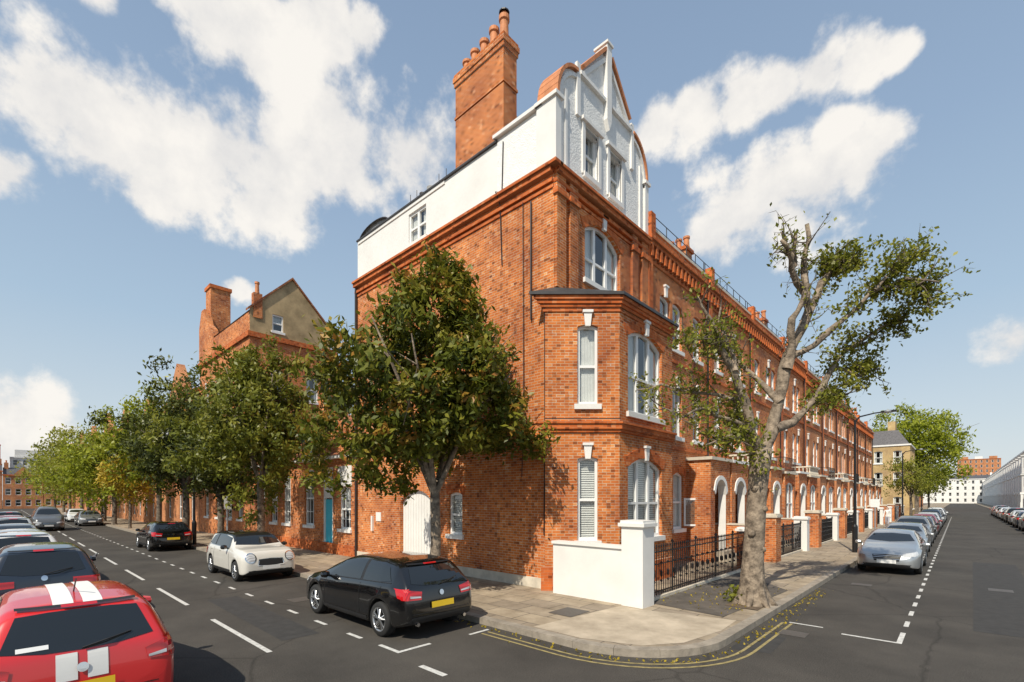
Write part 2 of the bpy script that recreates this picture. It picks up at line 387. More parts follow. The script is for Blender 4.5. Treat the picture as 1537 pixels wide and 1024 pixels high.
# ------------------------------------------------------------ ground, roads, pavements
g=MB(); g.poly([(-900,-900,-.012),(900,-900,-.012),(900,1500,-.012),(-900,1500,-.012)],'tarmac'); g.build('ground')
g=MB(); g.poly([(-170,-9,0),(9,-9,0),(9,400,0),(-3.2,400,0),(-3.2,8,0),(-170,8,0)],'asphalt'); g.build('road')
KX,KY,R=-3.0,6.78,1.9
def corner(off):
    pts=[(-175,KY+off)]
    r=R-off; cx,cy=KX-R,KY+R
    for i in range(13):
        a=-math.pi/2+math.pi/2*i/12; pts.append((cx+r*math.cos(a),cy+r*math.sin(a)))
    pts.append((KX-off,400)); return pts
p=MB(); out=corner(.2)
p.prism(out+[(-9.5,400),(-9.5,11.5),(-175,11.5)],-.01,.12,'paving'); p.build('pavement')
k=MB(); A=corner(0);B=corner(.2)
def seg(mb,P,Q,z0,z1,mat,step=.92,gap=.006):
    for i in range(len(P)-1):
        a=Vector(P[i]);b=Vector(P[i+1]);c=Vector(Q[i]);d=Vector(Q[i+1]); L=(b-a).length
        n=min(max(1,int(L/step)),220); gg=gap if (L>2 or i%3==0) else 0
        for j in range(n):
            t0=j/n;t1=(j+1)/n-gg/max(L,.1)
            mb.prism([tuple(a.lerp(b,t0)),tuple(a.lerp(b,t1)),tuple(c.lerp(d,t1)),tuple(c.lerp(d,t0))],z0,z1,mat)
seg(k,A,B,-.01,.124,'kerb'); k.build('kerb')
g=MB()
g.poly([(-6.0,7.02,.1245),(-4.9,7.02,.1245),(-3.9,7.35,.1245),(-3.45,8.0,.1245),(-3.25,9.2,.1245),(-3.3,10.2,.1245),(-5.1,9.75,.1245),(-5.7,9.7,.1245)],'concrete')
g.build('concrete_pavement')
g=MB(); g.poly([(-5.38,10.5,.1285),(-3.6,10.3,.1285),(-3.35,14.4,.1285),(-5.38,16.8,.1285)],'tarmac')
g.poly([(-3.95,11.4,.133),(-3.25,11.4,.133),(-3.25,12.8,.133),(-3.95,12.8,.133)],'soil'); g.build('tree_pit')
g=MB(); g.prism([(5.6,14),(8.6,14),(8.6,400),(5.6,400)],-.01,.12,'paving'); g.build('pavement')
g=MB(); g.prism([(5.45,14),(5.6,14),(5.6,400),(5.45,400)],-.01,.124,'kerb'); g.build('kerb')
g=MB(); g.prism([(-175,-.75),(-8,-.75),(-8,-4),(-175,-4)],-.01,.12,'paving'); g.build('pavement')
g=MB()
def rect(x0,x1,y0,y1,mat='line',zz=.004): g.poly([(x0,y0,zz),(x1,y0,zz),(x1,y1,zz),(x0,y1,zz)],mat)
x=-8.5
while x>-150: rect(x-3.2,x,3.06,3.15); x-=5.2
rect(-6.95,-6.87,4.55,5.25); rect(-7.5,-6.95,4.55,4.63)
x=-8.1
while x>-70: rect(x-.5,x,4.53,4.61); x-=1.4
x=-9
while x>-60: rect(x-.5,x,1.62,1.69); x-=1.7
rect(-1.65,-.75,10.96,11.04); rect(-.83,-.75,11.04,11.9)
y=12.5
while y<90: rect(-.83,-.75,y,y+.55); y+=1.25
rect(-3.3,-2.7,5.2,5.30); rect(-1.6,-1.0,5.2,5.30); rect(-6.1,-5.5,4.4,4.5)
g.build('road_markings')
g=MB()
def strip(off,w,mat,zz):
    P=corner(-off);Q=corner(-off-w)
    P=[(-6.7,P[0][1])]+P[1:-1]+[(P[-1][0],11.2)]; Q=[(-6.7,Q[0][1])]+Q[1:-1]+[(Q[-1][0],11.2)]
    for i in range(len(P)-1): g.poly([(*P[i],zz),(*P[i+1],zz),(*Q[i+1],zz),(*Q[i],zz)],mat)
strip(.28,.05,'yline',.004); strip(.44,.05,'yline',.004)
rect(-2.6,-2.0,11.25,11.32,'line'); rect(-6.85,-6.78,6.1,6.6,'line')
g.build('double_yellow_lines')
g=MB()
for (x,y,w,h) in ((-2.55,10.2,.45,.4),(-2.4,17.5,.5,.4),(-12.6,5.0,.5,.5),(.6,19,.5,.5)):
    g.poly([(x,y,.005),(x+w,y,.005),(x+w,y+h,.005),(x,y+h,.005)],'cover')
g.poly([(-5.9,8.1,.129),(-6.5,8.1,.129),(-6.5,8.8,.129),(-5.9,8.8,.129)],'cover')
g.build('drain_covers')
g=MB()
g.poly([(.2,13,.003),(1.4,13,.003),(1.6,27,.003),(.4,27,.003)],'patch')
g.poly([(-14,3.6,.003),(-9,3.5,.003),(-9,4.2,.003),(-14,4.3,.003)],'patch')
g.poly([(-2.9,8.6,.003),(-2.3,8.8,.003),(-2.35,10,.003),(-2.95,10,.003)],'patch')
g.build('road_patches')
# ------------------------------------------------------------ corner house
X0,Y0=-7.97,10.18; YE=15.37; XW=-18.44
FL=Frame((X0,Y0),(-1,0),(0,-1)); FR=Frame((X0,Y0),(0,1),(1,0))
H=Obj('brick_corner_house')
W=H['walls']
opsL=[dict(u0=5.3,u1=7.25,z0=.12,z1=2.9,arch=.45),dict(u0=3.75,u1=4.42,z0=1.4,z1=2.8,arch=.08)]
wall(W,FL,0.0,X0-XW,0.0,11.45,opsL,'brick',.14)
window(H,FL,opsL[1],cur=4,lint=True)
for i in range(12):
    u=5.3+i*1.95/12; H['white_door'].obox(FL,u+.006,u+1.95/12-.006,-.2,-.13,.12,2.95,'white')
H['white_door'].obox(FL,5.3,7.25,-.26,-.2,.12,2.95,'white')
H['trim'].obox(FL,0.4,5.2,-.02,.05,.0,.40,'stone'); H['trim'].obox(FL,7.35,10.4,-.02,.05,.0,.40,'stone')
pl=[(XW,Y0),(X0,Y0)]
for z0,z1,o in ((10.98,11.06,.04),(11.12,11.22,.09),(11.36,11.50,.16),(11.50,11.58,.22)): W.band(pl,o,z0,z1,'brickd')
H['trim'].band([(XW,Y0),(X0-.3,Y0)],.02,4.5,4.6,'brickd')
opsF=[dict(u0=1.45,u1=3.45,z0=9.0,z1=10.85,arch=.38)]
wall(W,FR,0,YE-Y0,8.0,11.45,opsF,'brick',.16)
window(H,FR,opsF[0],depth=.16,mull=2,cur=1,key=True,lint=True)
wall(W,FR,0,YE-Y0,0,8.0,[],'brick')
for z0,z1,o in ((10.98,11.06,.04),(11.12,11.22,.10),(11.36,11.50,.17),(11.50,11.58,.23)): W.band([(X0,Y0),(X0,YE)],o,z0,z1,'brickd')
W.prism([(X0-.2,Y0-.2),(X0+.23,Y0-.225),(X0+.23,Y0+.1),(X0-.2,Y0+.1)],11.497,11.583,'brickd')
for u0,u1 in ((.02,.42),(.62,1.0),(4.1,4.45),(4.75,5.17)):
    W.obox(FR,u0,u1,-.02,.09,8.3,11.36,'brick')
    W.obox(FR,u0-.05,u1+.05,-.02,.15,10.80,10.96,'brickd')
A=(-8.15,10.02);B=(-6.68,11.38);C=(-6.68,14.6);D=(-7.97,15.75)
Fc,Lc=framepts(A,B); Fb,Lb=framepts(B,C); Fd,Ld=framepts(C,D); F0,L0=framepts((-8.15,10.19),A)
zt=8.05
o1=[dict(u0=.87,u1=1.42,z0=5.12,z1=7.28,arch=.06),dict(u0=.87,u1=1.42,z0=1.45,z1=3.72,arch=.06)]
wall(W,Fc,0,Lc,0,zt,o1,'brick',.13)
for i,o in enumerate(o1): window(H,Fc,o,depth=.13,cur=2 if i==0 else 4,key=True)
o2=[dict(u0=.45,u1=2.5,z0=4.98,z1=7.38,arch=.28),dict(u0=.45,u1=2.5,z0=1.45,z1=3.75,arch=.28)]
wall(W,Fb,0,Lb,0,zt,o2,'brick',.13)
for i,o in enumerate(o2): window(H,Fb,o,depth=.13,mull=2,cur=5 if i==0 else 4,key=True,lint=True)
wall(W,Fd,0,Ld,0,zt,[],'brick'); wall(W,F0,0,L0,0,zt,[],'brick')
bp=[(-8.15,10.19),A,B,C,D]
for z0,z1,o in ((4.38,4.46,.05),(4.46,4.60,.10),(4.60,4.66,.14),(7.62,7.68,.03),(7.74,7.82,.06),(7.82,7.92,.10),(7.92,8.02,.14)):
    W.band(bp,o,z0,z1,'brickd')
W.band(bp,.05,.12,.75,'brickd')
rb_=H['bay_roof']; rb_.band(bp,.19,8.02,8.10,'lead',off0=-.3)
Q=rb_.offs(bp,.17)
rb_.poly([(*Q[1],8.101),(*Q[2],8.101),(-7.95,11.6,8.28),(-7.95,10.19,8.28)],'lead')
rb_.poly([(*Q[2],8.101),(*Q[3],8.101),(-7.95,14.5,8.28),(-7.95,11.6,8.28)],'lead')
rb_.poly([(*Q[3],8.101),(*Q[4],8.101),(-7.95,14.5,8.28)],'lead')
opsA=[dict(u0=5.75,u1=6.8,z0=11.85,z1=13.0)]
FA=Frame((X0,Y0+.06),(-1,0),(0,-1))
wall(W,FA,2.2,X0-XW,11.45,13.32,opsA,'wside',.1)
wall(W,Frame((X0,Y0+.045),(-1,0),(0,-1)),0.3,2.2,11.45,13.32,[],'rough',.1)
window(H,FA,opsA[0],depth=.1,mull=1,cur=1)
H['trim'].obox(FA,2.2,10.47,-.3,.07,13.32,13.38,'lead')
H['trim'].obox(FA,4.7,10.4,-.05,.035,13.2,13.32,'white')
H['trim'].obox(FA,.4,2.3,-.3,.12,13.42,13.52,'white'); W.obox(FA,.3,2.2,-.3,-.0,13.32,13.42,'white')
W.poly([(XW,Y0,0),(XW,18,0),(XW,18,11.45),(XW,Y0,11.45)],'brick')
W.poly([(XW,Y0+.06,11.45),(XW,14,11.45),(XW,14,13.3),(XW,Y0+.06,13.3)],'wside')
H['roof'].prism([(XW+.1,Y0+.3),(X0-.7,Y0+.3),(X0-.7,YE-.1),(XW+.1,YE+2)],13.1,13.3,'lead')
rb=H['roof']
bx=[(-17.3+1.12*math.cos(math.pi*i/14),13.34+.42*math.sin(math.pi*i/14)) for i in range(15)]
for i in range(14):
    (xa,za),(xb,zb)=bx[i],bx[i+1]
    rb.poly([(xa,Y0+.15,za),(xb,Y0+.15,zb),(xb,YE,zb),(xa,YE,za)],'leadl')
rb.poly([(x,Y0+.2,z) for x,z in bx],'leadl')
rb.tube([(x,Y0+.12,z) for x,z in bx],.03,'pipe',6)
for k in range(1,14,2): rb.tube([(bx[k][0],Y0+.14,bx[k][1]+.01),(bx[k][0],YE,bx[k][1]+.01)],.015,'pipe',4)
Wd=YE-Y0
def gprof():
    L=[(0,11.5),(0,13.35),(.12,13.45)]
    for i in range(9):
        t=i/8*math.pi/2; L.append((.12+.9*(1-math.cos(t)),13.55+1.15*math.sin(t)))
    L+= [(1.02,14.95),(1.3,14.98),(Wd/2-.16,16.25),(Wd/2,16.34)]
    Rr=[(Wd-u,z) for u,z in reversed(L[:-1])]
    return L,Rr
L1,R1=gprof(); prof=L1+R1
opsG=[dict(u0=1.42,u1=2.12,z0=12.05,z1=13.45,arch=.06),dict(u0=2.77,u1=3.47,z0=12.05,z1=13.45,arch=.06)]
G=H['gable']
wall(G,FR,0,Wd,11.5,13.35,[dict(o,z1=13.35,arch=0) for o in opsG],'rough',.14)
up=[q for q in prof if q[1]>=13.35]
def topz(u): return float(np.interp(u,[q[0] for q in up],[q[1] for q in up]))
grid=sorted(set([q[0] for q in up]+[o[k] for o in opsG for k in('u0','u1')]+[Wd/2]))
for a,b in zip(grid[:-1],grid[1:]):
    lo=13.35; m=(a+b)/2
    if any(o['u0']<m<o['u1'] for o in opsG): lo=13.45
    G.poly([FR.p(a,lo),FR.p(b,lo),FR.p(b,max(lo,topz(b-1e-4))),FR.p(a,max(lo,topz(a+1e-4)))],'rough')
for o in opsG:
    G.poly([FR.p(o['u0'],13.45),FR.p(o['u1'],13.45),FR.p(o['u1'],13.45,-.14),FR.p(o['u0'],13.45,-.14)],'rough')
    oo=dict(o); oo['arch']=0
    window(H,FR,oo,depth=.14,cur=1,sill='white')
    H['trim'].obox(FR,o['u0']-.14,o['u0']-.0,-.02,.05,12.0,13.5,'white'); H['trim'].obox(FR,o['u1'],o['u1']+.14,-.02,.05,12.0,13.5,'white')
    H['trim'].obox(FR,o['u0']-.2,o['u1']+.2,-.02,.12,13.5,13.6,'white')
G.fprism(FR,prof,-.62,-.55,'white')
for i in range(len(prof)-1):
    a,b=prof[i],prof[i+1]
    G.poly([FR.p(*a,0),FR.p(*b,0),FR.p(*b,-.6),FR.p(*a,-.6)],'white')
def coping(seq,w0,w1,mat,t=.09):
    for (a,b) in zip(seq[:-1],seq[1:]):
        du,dz=b[0]-a[0],b[1]-a[1]; l=math.hypot(du,dz)
        if l<1e-3: continue
        nx,nz=-dz/l*t,du/l*t
        G.fprism(FR,[a,b,(b[0]+nx,b[1]+nz),(a[0]+nx,a[1]+nz)],w0,w1,mat)
coping(L1[2:12],-.62,.10,'terra'); coping(L1[13:],-.62,.12,'terra',.1)
coping(R1[0:2],-.62,.12,'terra',.1); coping(R1[-12:-2],-.62,.10,'terra')
coping([(u+.10,z-.16) for u,z in L1[3:12]],-.02,.06,'white',.10); coping([(u-.10,z-.16) for u,z in R1[-12:-2]],-.02,.06,'white',.10)
coping([(1.35,14.80),(Wd/2,16.08)],-.02,.07,'white',.12); coping([(Wd/2,16.08),(Wd-1.35,14.80)],-.02,.07,'white',.12)
G.obox(FR,.98,1.14,-.02,.07,13.5,15.0,'white'); G.obox(FR,Wd-1.14,Wd-.98,-.02,.07,13.5,15.0,'white')
G.obox(FR,Wd/2-.13,Wd/2+.13,-.3,.13,14.2,16.5,'white'); G.obox(FR,Wd/2-.17,Wd/2+.17,-.34,.17,16.5,16.57,'white')
G.fprism(FR,[(Wd/2-.13,14.2),(Wd/2,13.9),(Wd/2+.13,14.2)],-.02,.128,'white')
for z in (11.62,14.72): G.obox(FR,.3 if z<12 else 1.14,Wd-.3 if z<12 else Wd-1.14,-.02,.10,z,z+.10,'white')
G.obox(FR,-.02,.22,-.6,.08,11.6,13.42,'white'); G.obox(FR,Wd-.22,Wd+.02,-.6,.08,11.6,13.42,'white')
G.obox(FR,-.08,.28,-.64,.14,13.42,13.52,'white'); G.obox(FR,Wd-.28,Wd+.08,-.64,.14,13.42,13.52,'white')
G.obox(FR,.44,.54,-.02,.05,11.72,13.9,'white'); G.obox(FR,Wd-.54,Wd-.44,-.02,.05,11.72,13.9,'white')
Ck=H['chimney']
Ck.box(-12.57,-10.29,10.62,11.22,12.9,16.75,'brick')
for z0,z1,o in ((15.5,15.58,.03),(16.6,16.75,.04),(16.75,16.92,.07),(16.92,17.02,.04)): Ck.box(-12.57-o,-10.29+o,10.62-o,11.22+o,z0,z1,'brick')
def pot(mb,x,y,z,h=.7,r=.15,mat='terra'):
    mb.lathe((x,y,z),[(r*1.15,0),(r*1.15,.08),(r,.1),(r*.88,h*.8),(r*1.15,h*.84),(r*1.15,h),(r*.8,h),(r*.8,h-.1)],mat,14)
for i,(xx,h) in enumerate(((-12.3,.5),(-11.9,.6),(-11.45,.65),(-11.0,.75),(-10.55,.85))): pot(Ck,xx,10.92,17.02,h,.15)
Ck.tube([(-10.55,10.92,17.8),(-10.55,10.92,18.0)],.09,'terra',10); Ck.lathe((-10.55,10.92,17.98),[(.17,0),(.17,.04),(.05,.10),(0,.11)],'pipe',10)
D_=H['downpipes']
D_.tube([(-8.75,Y0-.05,10.9),(-8.75,Y0-.05,7.6)],.025,'pipe'); D_.tube([(-9.05,Y0-.05,11.0),(-9.02,Y0-.05,5.0),(-9.1,Y0-.04,3.2)],.012,'pipe',5)
D_.tube([(-8.22,Y0-.08,8.0),(-8.2,Y0-.1,4.4),(-8.25,Y0-.08,1.6),(-8.05,Y0-.1,1.5)],.02,'pipe',5)
D_.tube([(-8.3,Y0-.04,4.7),(-10.4,Y0-.04,4.72),(-13,Y0-.04,4.72)],.015,'pipe',5)
D_.tube([(p[0]+.1,p[1]-.12,4.72) for p in [A,((A[0]+B[0])/2,(A[1]+B[1])/2),B]],.014,'pipe',5)
D_.tube([(XW+.1,Y0-.08,11.3),(XW+.1,Y0-.08,.2)],.05,'pipe')
D_.tube([(-9.9,Y0+.02,13.2),(-9.95,Y0+.02,11.7),(-9.95,Y0-.25,11.6),(-9.95,Y0-.06,11.3),(-9.9,Y0-.03,9.5)],.016,'pipe',5)
for x in (-9.6,-10.0,-12.9,-13.3,-14.6,-15.0): D_.tube([(x,Y0+.3,13.3),(x,Y0+.3,13.95)],.012,'pipe',5)
Fv=H['roof']; Fv.lathe((-14.3,10.9,13.2),[(.11,0),(.11,.75),(.16,.78),(.16,.9),(0,.95)],'leadl',12)
Fv.lathe((-14.8,10.9,13.2),[(.09,0),(.09,.8),(.13,.82),(.13,.9),(0,.95)],'pipe',12)
H['plaque'].obox(FL,8.55,8.9,.0,.03,1.7,2.05,'white'); H['plaque'].obox(FL,9.1,9.2,.0,.08,1.3,1.9,'white')
H.done()
# ------------------------------------------------------------ boundary wall, railings
bw=Obj('white_boundary_wall'); b=bw['wall']
b.box(-7.78,-5.72,9.9,10.12,.1,1.42,'white'); b.box(-7.80,-5.70,9.85,10.17,1.42,1.49,'white')
b.box(-5.72,-5.18,9.83,10.37,.1,1.95,'white'); b.box(-5.78,-5.12,9.77,10.43,1.95,2.03,'white'); b.box(-5.74,-5.16,9.81,10.39,2.03,2.09,'white')
bw.done()
def railings(x,y0,y1,zt=1.38,zb=.2,orn=True):
    r=Obj('iron_railings'); m=r['bars']
    m.box(x-.02,x+.02,y0,y1,zt-.12,zt-.09,'iron'); m.box(x-.02,x+.02,y0,y1,zb+.08,zb+.11,'iron'); m.box(x-.015,x+.015,y0,y1,zt-.42,zt-.40,'iron')
    m.box(x-.06,x+.08,y0,y1,.1,.2,'stone')
    n=int((y1-y0)/.125)
    for i in range(n+1):
        y=y0+(y1-y0)*i/n
        big=(i%12==0)
        rr=.024 if big else .012
        m.tube([(x,y,zb),(x,y,zt+(.08 if big else 0))],rr,'iron',5)
        m.lathe((x,y,zt+(.08 if big else 0)),[(rr,0),(rr*2,.02),(rr*1.4,.05),(0,.09)],'iron',5)
        if orn and not big and i%3==1:
            m.lathe((x,y,.62),[(.01,0),(.035,.05),(.035,.15),(.01,.2)],'iron',6)
            for zz in (.5,.95): m.lathe((x,y,zz),[(.01,0),(.04,.04),(.01,.08)],'iron',6)
    r.done()
railings(-5.45,10.42,17.6)
def pier(name,x0,x1,y0,y1,h,mat,cap):
    o=Obj(name); o['pier'].box(x0,x1,y0,y1,.1,h,mat); o['cap'].box(x0-.05,x1+.05,y0-.05,y1+.05,h,h+.09,cap); o['cap'].box(x0,x1,y0,y1,h+.09,h+.14,cap); o.done()
pier('brick_gate_pier',-5.7,-5.2,17.65,18.05,1.45,'brick','white')
y=20.5; i=0
while y<74:
    wl=Obj('brick_garden_wall'); wl['wall'].box(-7.9,-5.25,y,y+.35,.1,1.5,'brick'); wl['wall'].box(-7.9,-5.25,y-.03,y+.38,1.5,1.56,'stone'); wl.done()
    pier('brick_gate_pier',-5.75,-5.15,y-.1,y+.6,1.85,'brick','stone')
    railings(-5.45,y+.65,y+5.2,orn=(y<30))
    pier('white_gate_pier',-5.75,-5.2,y+5.25,y+5.75,1.6,'white','white')
    y+=7.6; i+=1
# ------------------------------------------------------------ terrace houses
def terrace(y0,y1,zt,seed,chim=True,kind=0,mat='brick'):
    rnd=random.Random(seed)
    o=Obj('brick_terrace_house'); F=Frame((X0,y0),(0,1),(1,0)); w=y1-y0; Wl=o['walls']
    ops=[]
    c1=w*.22; c2=w*.66
    if kind==1: c1=w*.80; c2=w*.36
    for (a,b) in [(4.95,6.9),(8.3,10.1)]:
        ops.append(dict(u0=c1-.42,u1=c1+.42,z0=a,z1=b,arch=.12))
        ops.append(dict(u0=c2-.95,u1=c2-.1,z0=a,z1=b,arch=.12)); ops.append(dict(u0=c2+.1,u1=c2+.95,z0=a,z1=b,arch=.12))
    door=dict(u0=c1-.6,u1=c1+.6,z0=.3,z1=3.4,arch=.6)
    gw=dict(u0=2.15,u1=3.1,z0=1.4,z1=3.6,arch=.12)
    allo=ops+[door]+([gw] if kind==1 else [])
    wall(Wl,F,0,w,0,zt-.4,allo,mat,.14)
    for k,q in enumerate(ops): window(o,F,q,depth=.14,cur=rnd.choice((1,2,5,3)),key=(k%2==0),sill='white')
    if kind==1: window(o,F,gw,depth=.14,mull=0,cur=2,sill='white',lint=True)
    o['door'].obox(F,door['u0'],door['u1'],-.55,-.5,.3,3.4,'doorblack'); o['door'].obox(F,door['u0'],door['u1'],-.5,-.14,.12,.32,'stone')
    pF=Frame(F.p2(0,.95),(0,1),(1,0))
    po=dict(u0=c1-.6,u1=c1+.6,z0=.3,z1=3.35,arch=.6)
    wall(o['porch'],pF,c1-1.05,c1+1.05,.1,4.1,[po],mat,.3,'white')
    for i in range(10):
        p=po['u0']+1.2*i/10; q=po['u0']+1.2*(i+1)/10
        o['porch'].fprism(pF,[(p,arc(po,p)+.004),(q,arc(po,q)+.004),(q+(q-c1)*.25,arc(po,q)+.16),(p+(p-c1)*.25,arc(po,p)+.16)],-.01,.04,'white')
    fs=Frame(F.p2(c1-1.05,0),(1,0),(0,-1)); wall(o['porch'],fs,0,.95,.1,4.1,[],mat); 
    fs=Frame(F.p2(c1+1.05,0),(1,0),(0,1)); wall(o['porch'],fs,0,.95,.1,4.1,[],mat)
    o['porch'].obox(F,c1-1.15,c1+1.15,0,1.05,4.1,4.22,'white' if seed%2 else 'stone')
    for st in range(3): o['steps'].obox(F,c1-.6,c1+.6,.96,1.9-.3*st,.12 if st==0 else .24+.14*(st-1),.24+.14*st,'stone')
    if kind==0:
        bF=Frame(F.p2(0,1.0),(0,1),(1,0)); bo=[dict(u0=c2-.85,u1=c2+.85,z0=1.3,z1=3.5,arch=.18)]
        wall(o['bay'],bF,c2-1.15,c2+1.15,.1,3.95,bo,mat,.12); window(o,bF,bo[0],mull=1,cur=rnd.choice((2,4,3)),lint=True)
        f2=Frame(F.p2(c2-1.15,0),(1,0),(0,-1)); so=[dict(u0=.25,u1=.75,z0=1.3,z1=3.4)]
        wall(o['bay'],f2,0,1.0,.1,3.95,so,mat,.1); window(o,f2,so[0],depth=.1,cur=2)
        f3=Frame(F.p2(c2+1.15,0),(1,0),(0,1)); wall(o['bay'],f3,0,1.0,.1,3.95,[],mat)
        o['bay'].obox(F,c2-1.3,c2+1.3,0,1.12,3.95,4.07,'stone')
        if seed%2:
            for k in range(12): o['bay'].lathe((*F.p2(c2-1.15+k*.21,1.0),4.07),[(.05,0),(.07,.15),(.03,.3),(.05,.5)],'stone',6)
            for k in range(4): o['bay'].lathe((*F.p2(c2-1.15,.2+k*.22),4.07),[(.05,0),(.07,.15),(.03,.3),(.05,.5)],'stone',6)
            o['bay'].obox(F,c2-1.22,c2+1.22,.9,1.1,4.57,4.65,'stone'); o['bay'].obox(F,c2-1.22,c2-1.05,0,.9,4.57,4.648,'stone')
        else:
            for k in range(17): o['bay'].tube([F.p(c2-1.2+k*.15,4.07,1.02),F.p(c2-1.2+k*.15,4.85,1.02)],.012,'iron',4)
            for k in range(6): o['bay'].tube([F.p(c2-1.2,4.07,.1+k*.17),F.p(c2-1.2,4.85,.1+k*.17)],.012,'iron',4)
            for zz in (4.2,4.85): o['bay'].tube([F.p(c2-1.2,zz,0),F.p(c2-1.2,zz,1.02),F.p(c2+1.2,zz,1.02)],.018,'iron',4)
    T=o['cornice']
    for z0,z1,of in ((4.45,4.58,.07),(7.75,7.87,.07),(zt-1.15,zt-1.05,.06)): T.obox(F,0,w,-.02,of,z0,z1,'brickd')
    T.obox(F,0,w,-.02,.22,zt-.42,zt-.28,'brickd'); T.obox(F,0,w,-.02,.14,zt-.55,zt-.42,'brickd')
    n=int(w/.34)
    for k in range(n):
        u=(k+.5)*w/n; T.obox(F,u-.07,u+.07,-.02,.17,zt-.98,zt-.55,'brickd')
    T.obox(F,0,w,-.3,.05,zt-.28,zt+.02,mat); T.obox(F,0,w,-.33,.1,zt+.02,zt+.12,'stone')
    T.obox(F,0,.3,-.02,.11,4.6,zt-.55,'brickd'); T.obox(F,.0,.32,-.1,.2,zt-.28,zt+.5,'brickd')
    o['downpipe'].tube([F.p(w-.15,zt-.6,.08),F.p(w-.15,.2,.08)],.045,'pipe',6)
    o['roof'].poly([F.p(0,zt-.3,-.3),F.p(w,zt-.3,-.3),F.p(w,zt+.35,-4),F.p(0,zt+.35,-4)],'slate')
    if y0<40:
        for k in range(int(w/.9)+1): o['roof_rail'].tube([F.p(k*.9,zt,-.1),F.p(k*.9,zt+.75,-.1)],.018,'iron',5)
        for zz in (.4,.75): o['roof_rail'].tube([F.p(0,zt+zz,-.1),F.p(w,zt+zz,-.1)],.015,'iron',5)
    if chim:
        cx=X0-1.0
        o['chimney'].box(cx-1.2,cx+.2,y1-.35,y1+.3,zt-.5,zt+1.5,'brick'); o['chimney'].box(cx-1.27,cx+.27,y1-.42,y1+.37,zt+1.5,zt+1.65,'brickd')
        for k in range(4): pot(o['chimney'],cx-1+k*.36,y1,zt+1.65,.55,.13)
    o.done()
ys=[15.37,20.9,26.6,32.4,38.4,44.4,50.4,56.4,62.4,68.4,74.4]
zt_=[12.05,12.05,12.05,11.9,11.7,11.3,11.3,11.0,11.0,11.0]
for i in range(10):
    terrace(ys[i],ys[i+1],zt_[i],i,chim=(i in(0,2,3,5,7,8)),kind=1 if i==0 else 0,mat='brick' if i<4 else 'brickf')
oc=Obj('open_casement_window'); F=Frame((X0+.0,18.48),(.75,.66),(.66,-.75))
oc['sash'].obox(F,0,.06,0,.04,1.5,2.6,'frame');oc['sash'].obox(F,.5,.56,0,.04,1.5,2.6,'frame');oc['sash'].obox(F,.06,.5,0,.04,1.5,1.57,'frame');oc['sash'].obox(F,.06,.5,0,.04,2.53,2.6,'frame')
oc['pane'].obox(F,.06,.5,.015,.025,1.57,2.53,'glass')
oc.done()
o=Obj('yellow_brick_house'); F=Frame((-4.6,79.5),(-1,0),(0,-1))
ops=[dict(u0=u,u1=u+.9,z0=z,z1=z+1.6,arch=.1) for u in (.8,2.8,5) for z in (1.2,4.4,7.2)]
wall(o['walls'],F,0,9,0,9.4,ops,'bricky'); 
for q in ops: window(o,F,q,cur=1)
F2=Frame((-4.6,79.5),(0,1),(1,0)); ops=[dict(u0=u,u1=u+1,z0=z,z1=z+1.7) for u in (1,3.5,6) for z in (1.2,4.4,7.2)]
wall(o['walls'],F2,0,9,0,9.4,ops,'bricky')
for q in ops: window(o,F2,q,cur=1)
o['walls'].band([(-13.6,79.5),(-4.6,79.5),(-4.6,88.5)],.12,9.4,9.6,'white')
q=[(-13.6,79.6),(-4.7,79.6),(-4.7,88.5),(-13.6,88.5)]; q2=[(-12.4,80.8),(-5.9,80.8),(-5.9,87.3),(-12.4,87.3)]
for i in range(4):
    j=(i+1)%4; o['roof'].poly([(*q[i],9.61),(*q[j],9.61),(*q2[j],11.6),(*q2[i],11.6)],'slate')
o['roof'].poly([(*p,11.6) for p in q2],'slate'); o['chimney'].box(-7,-6.2,81,83,11,12.8,'bricky'); o.done()
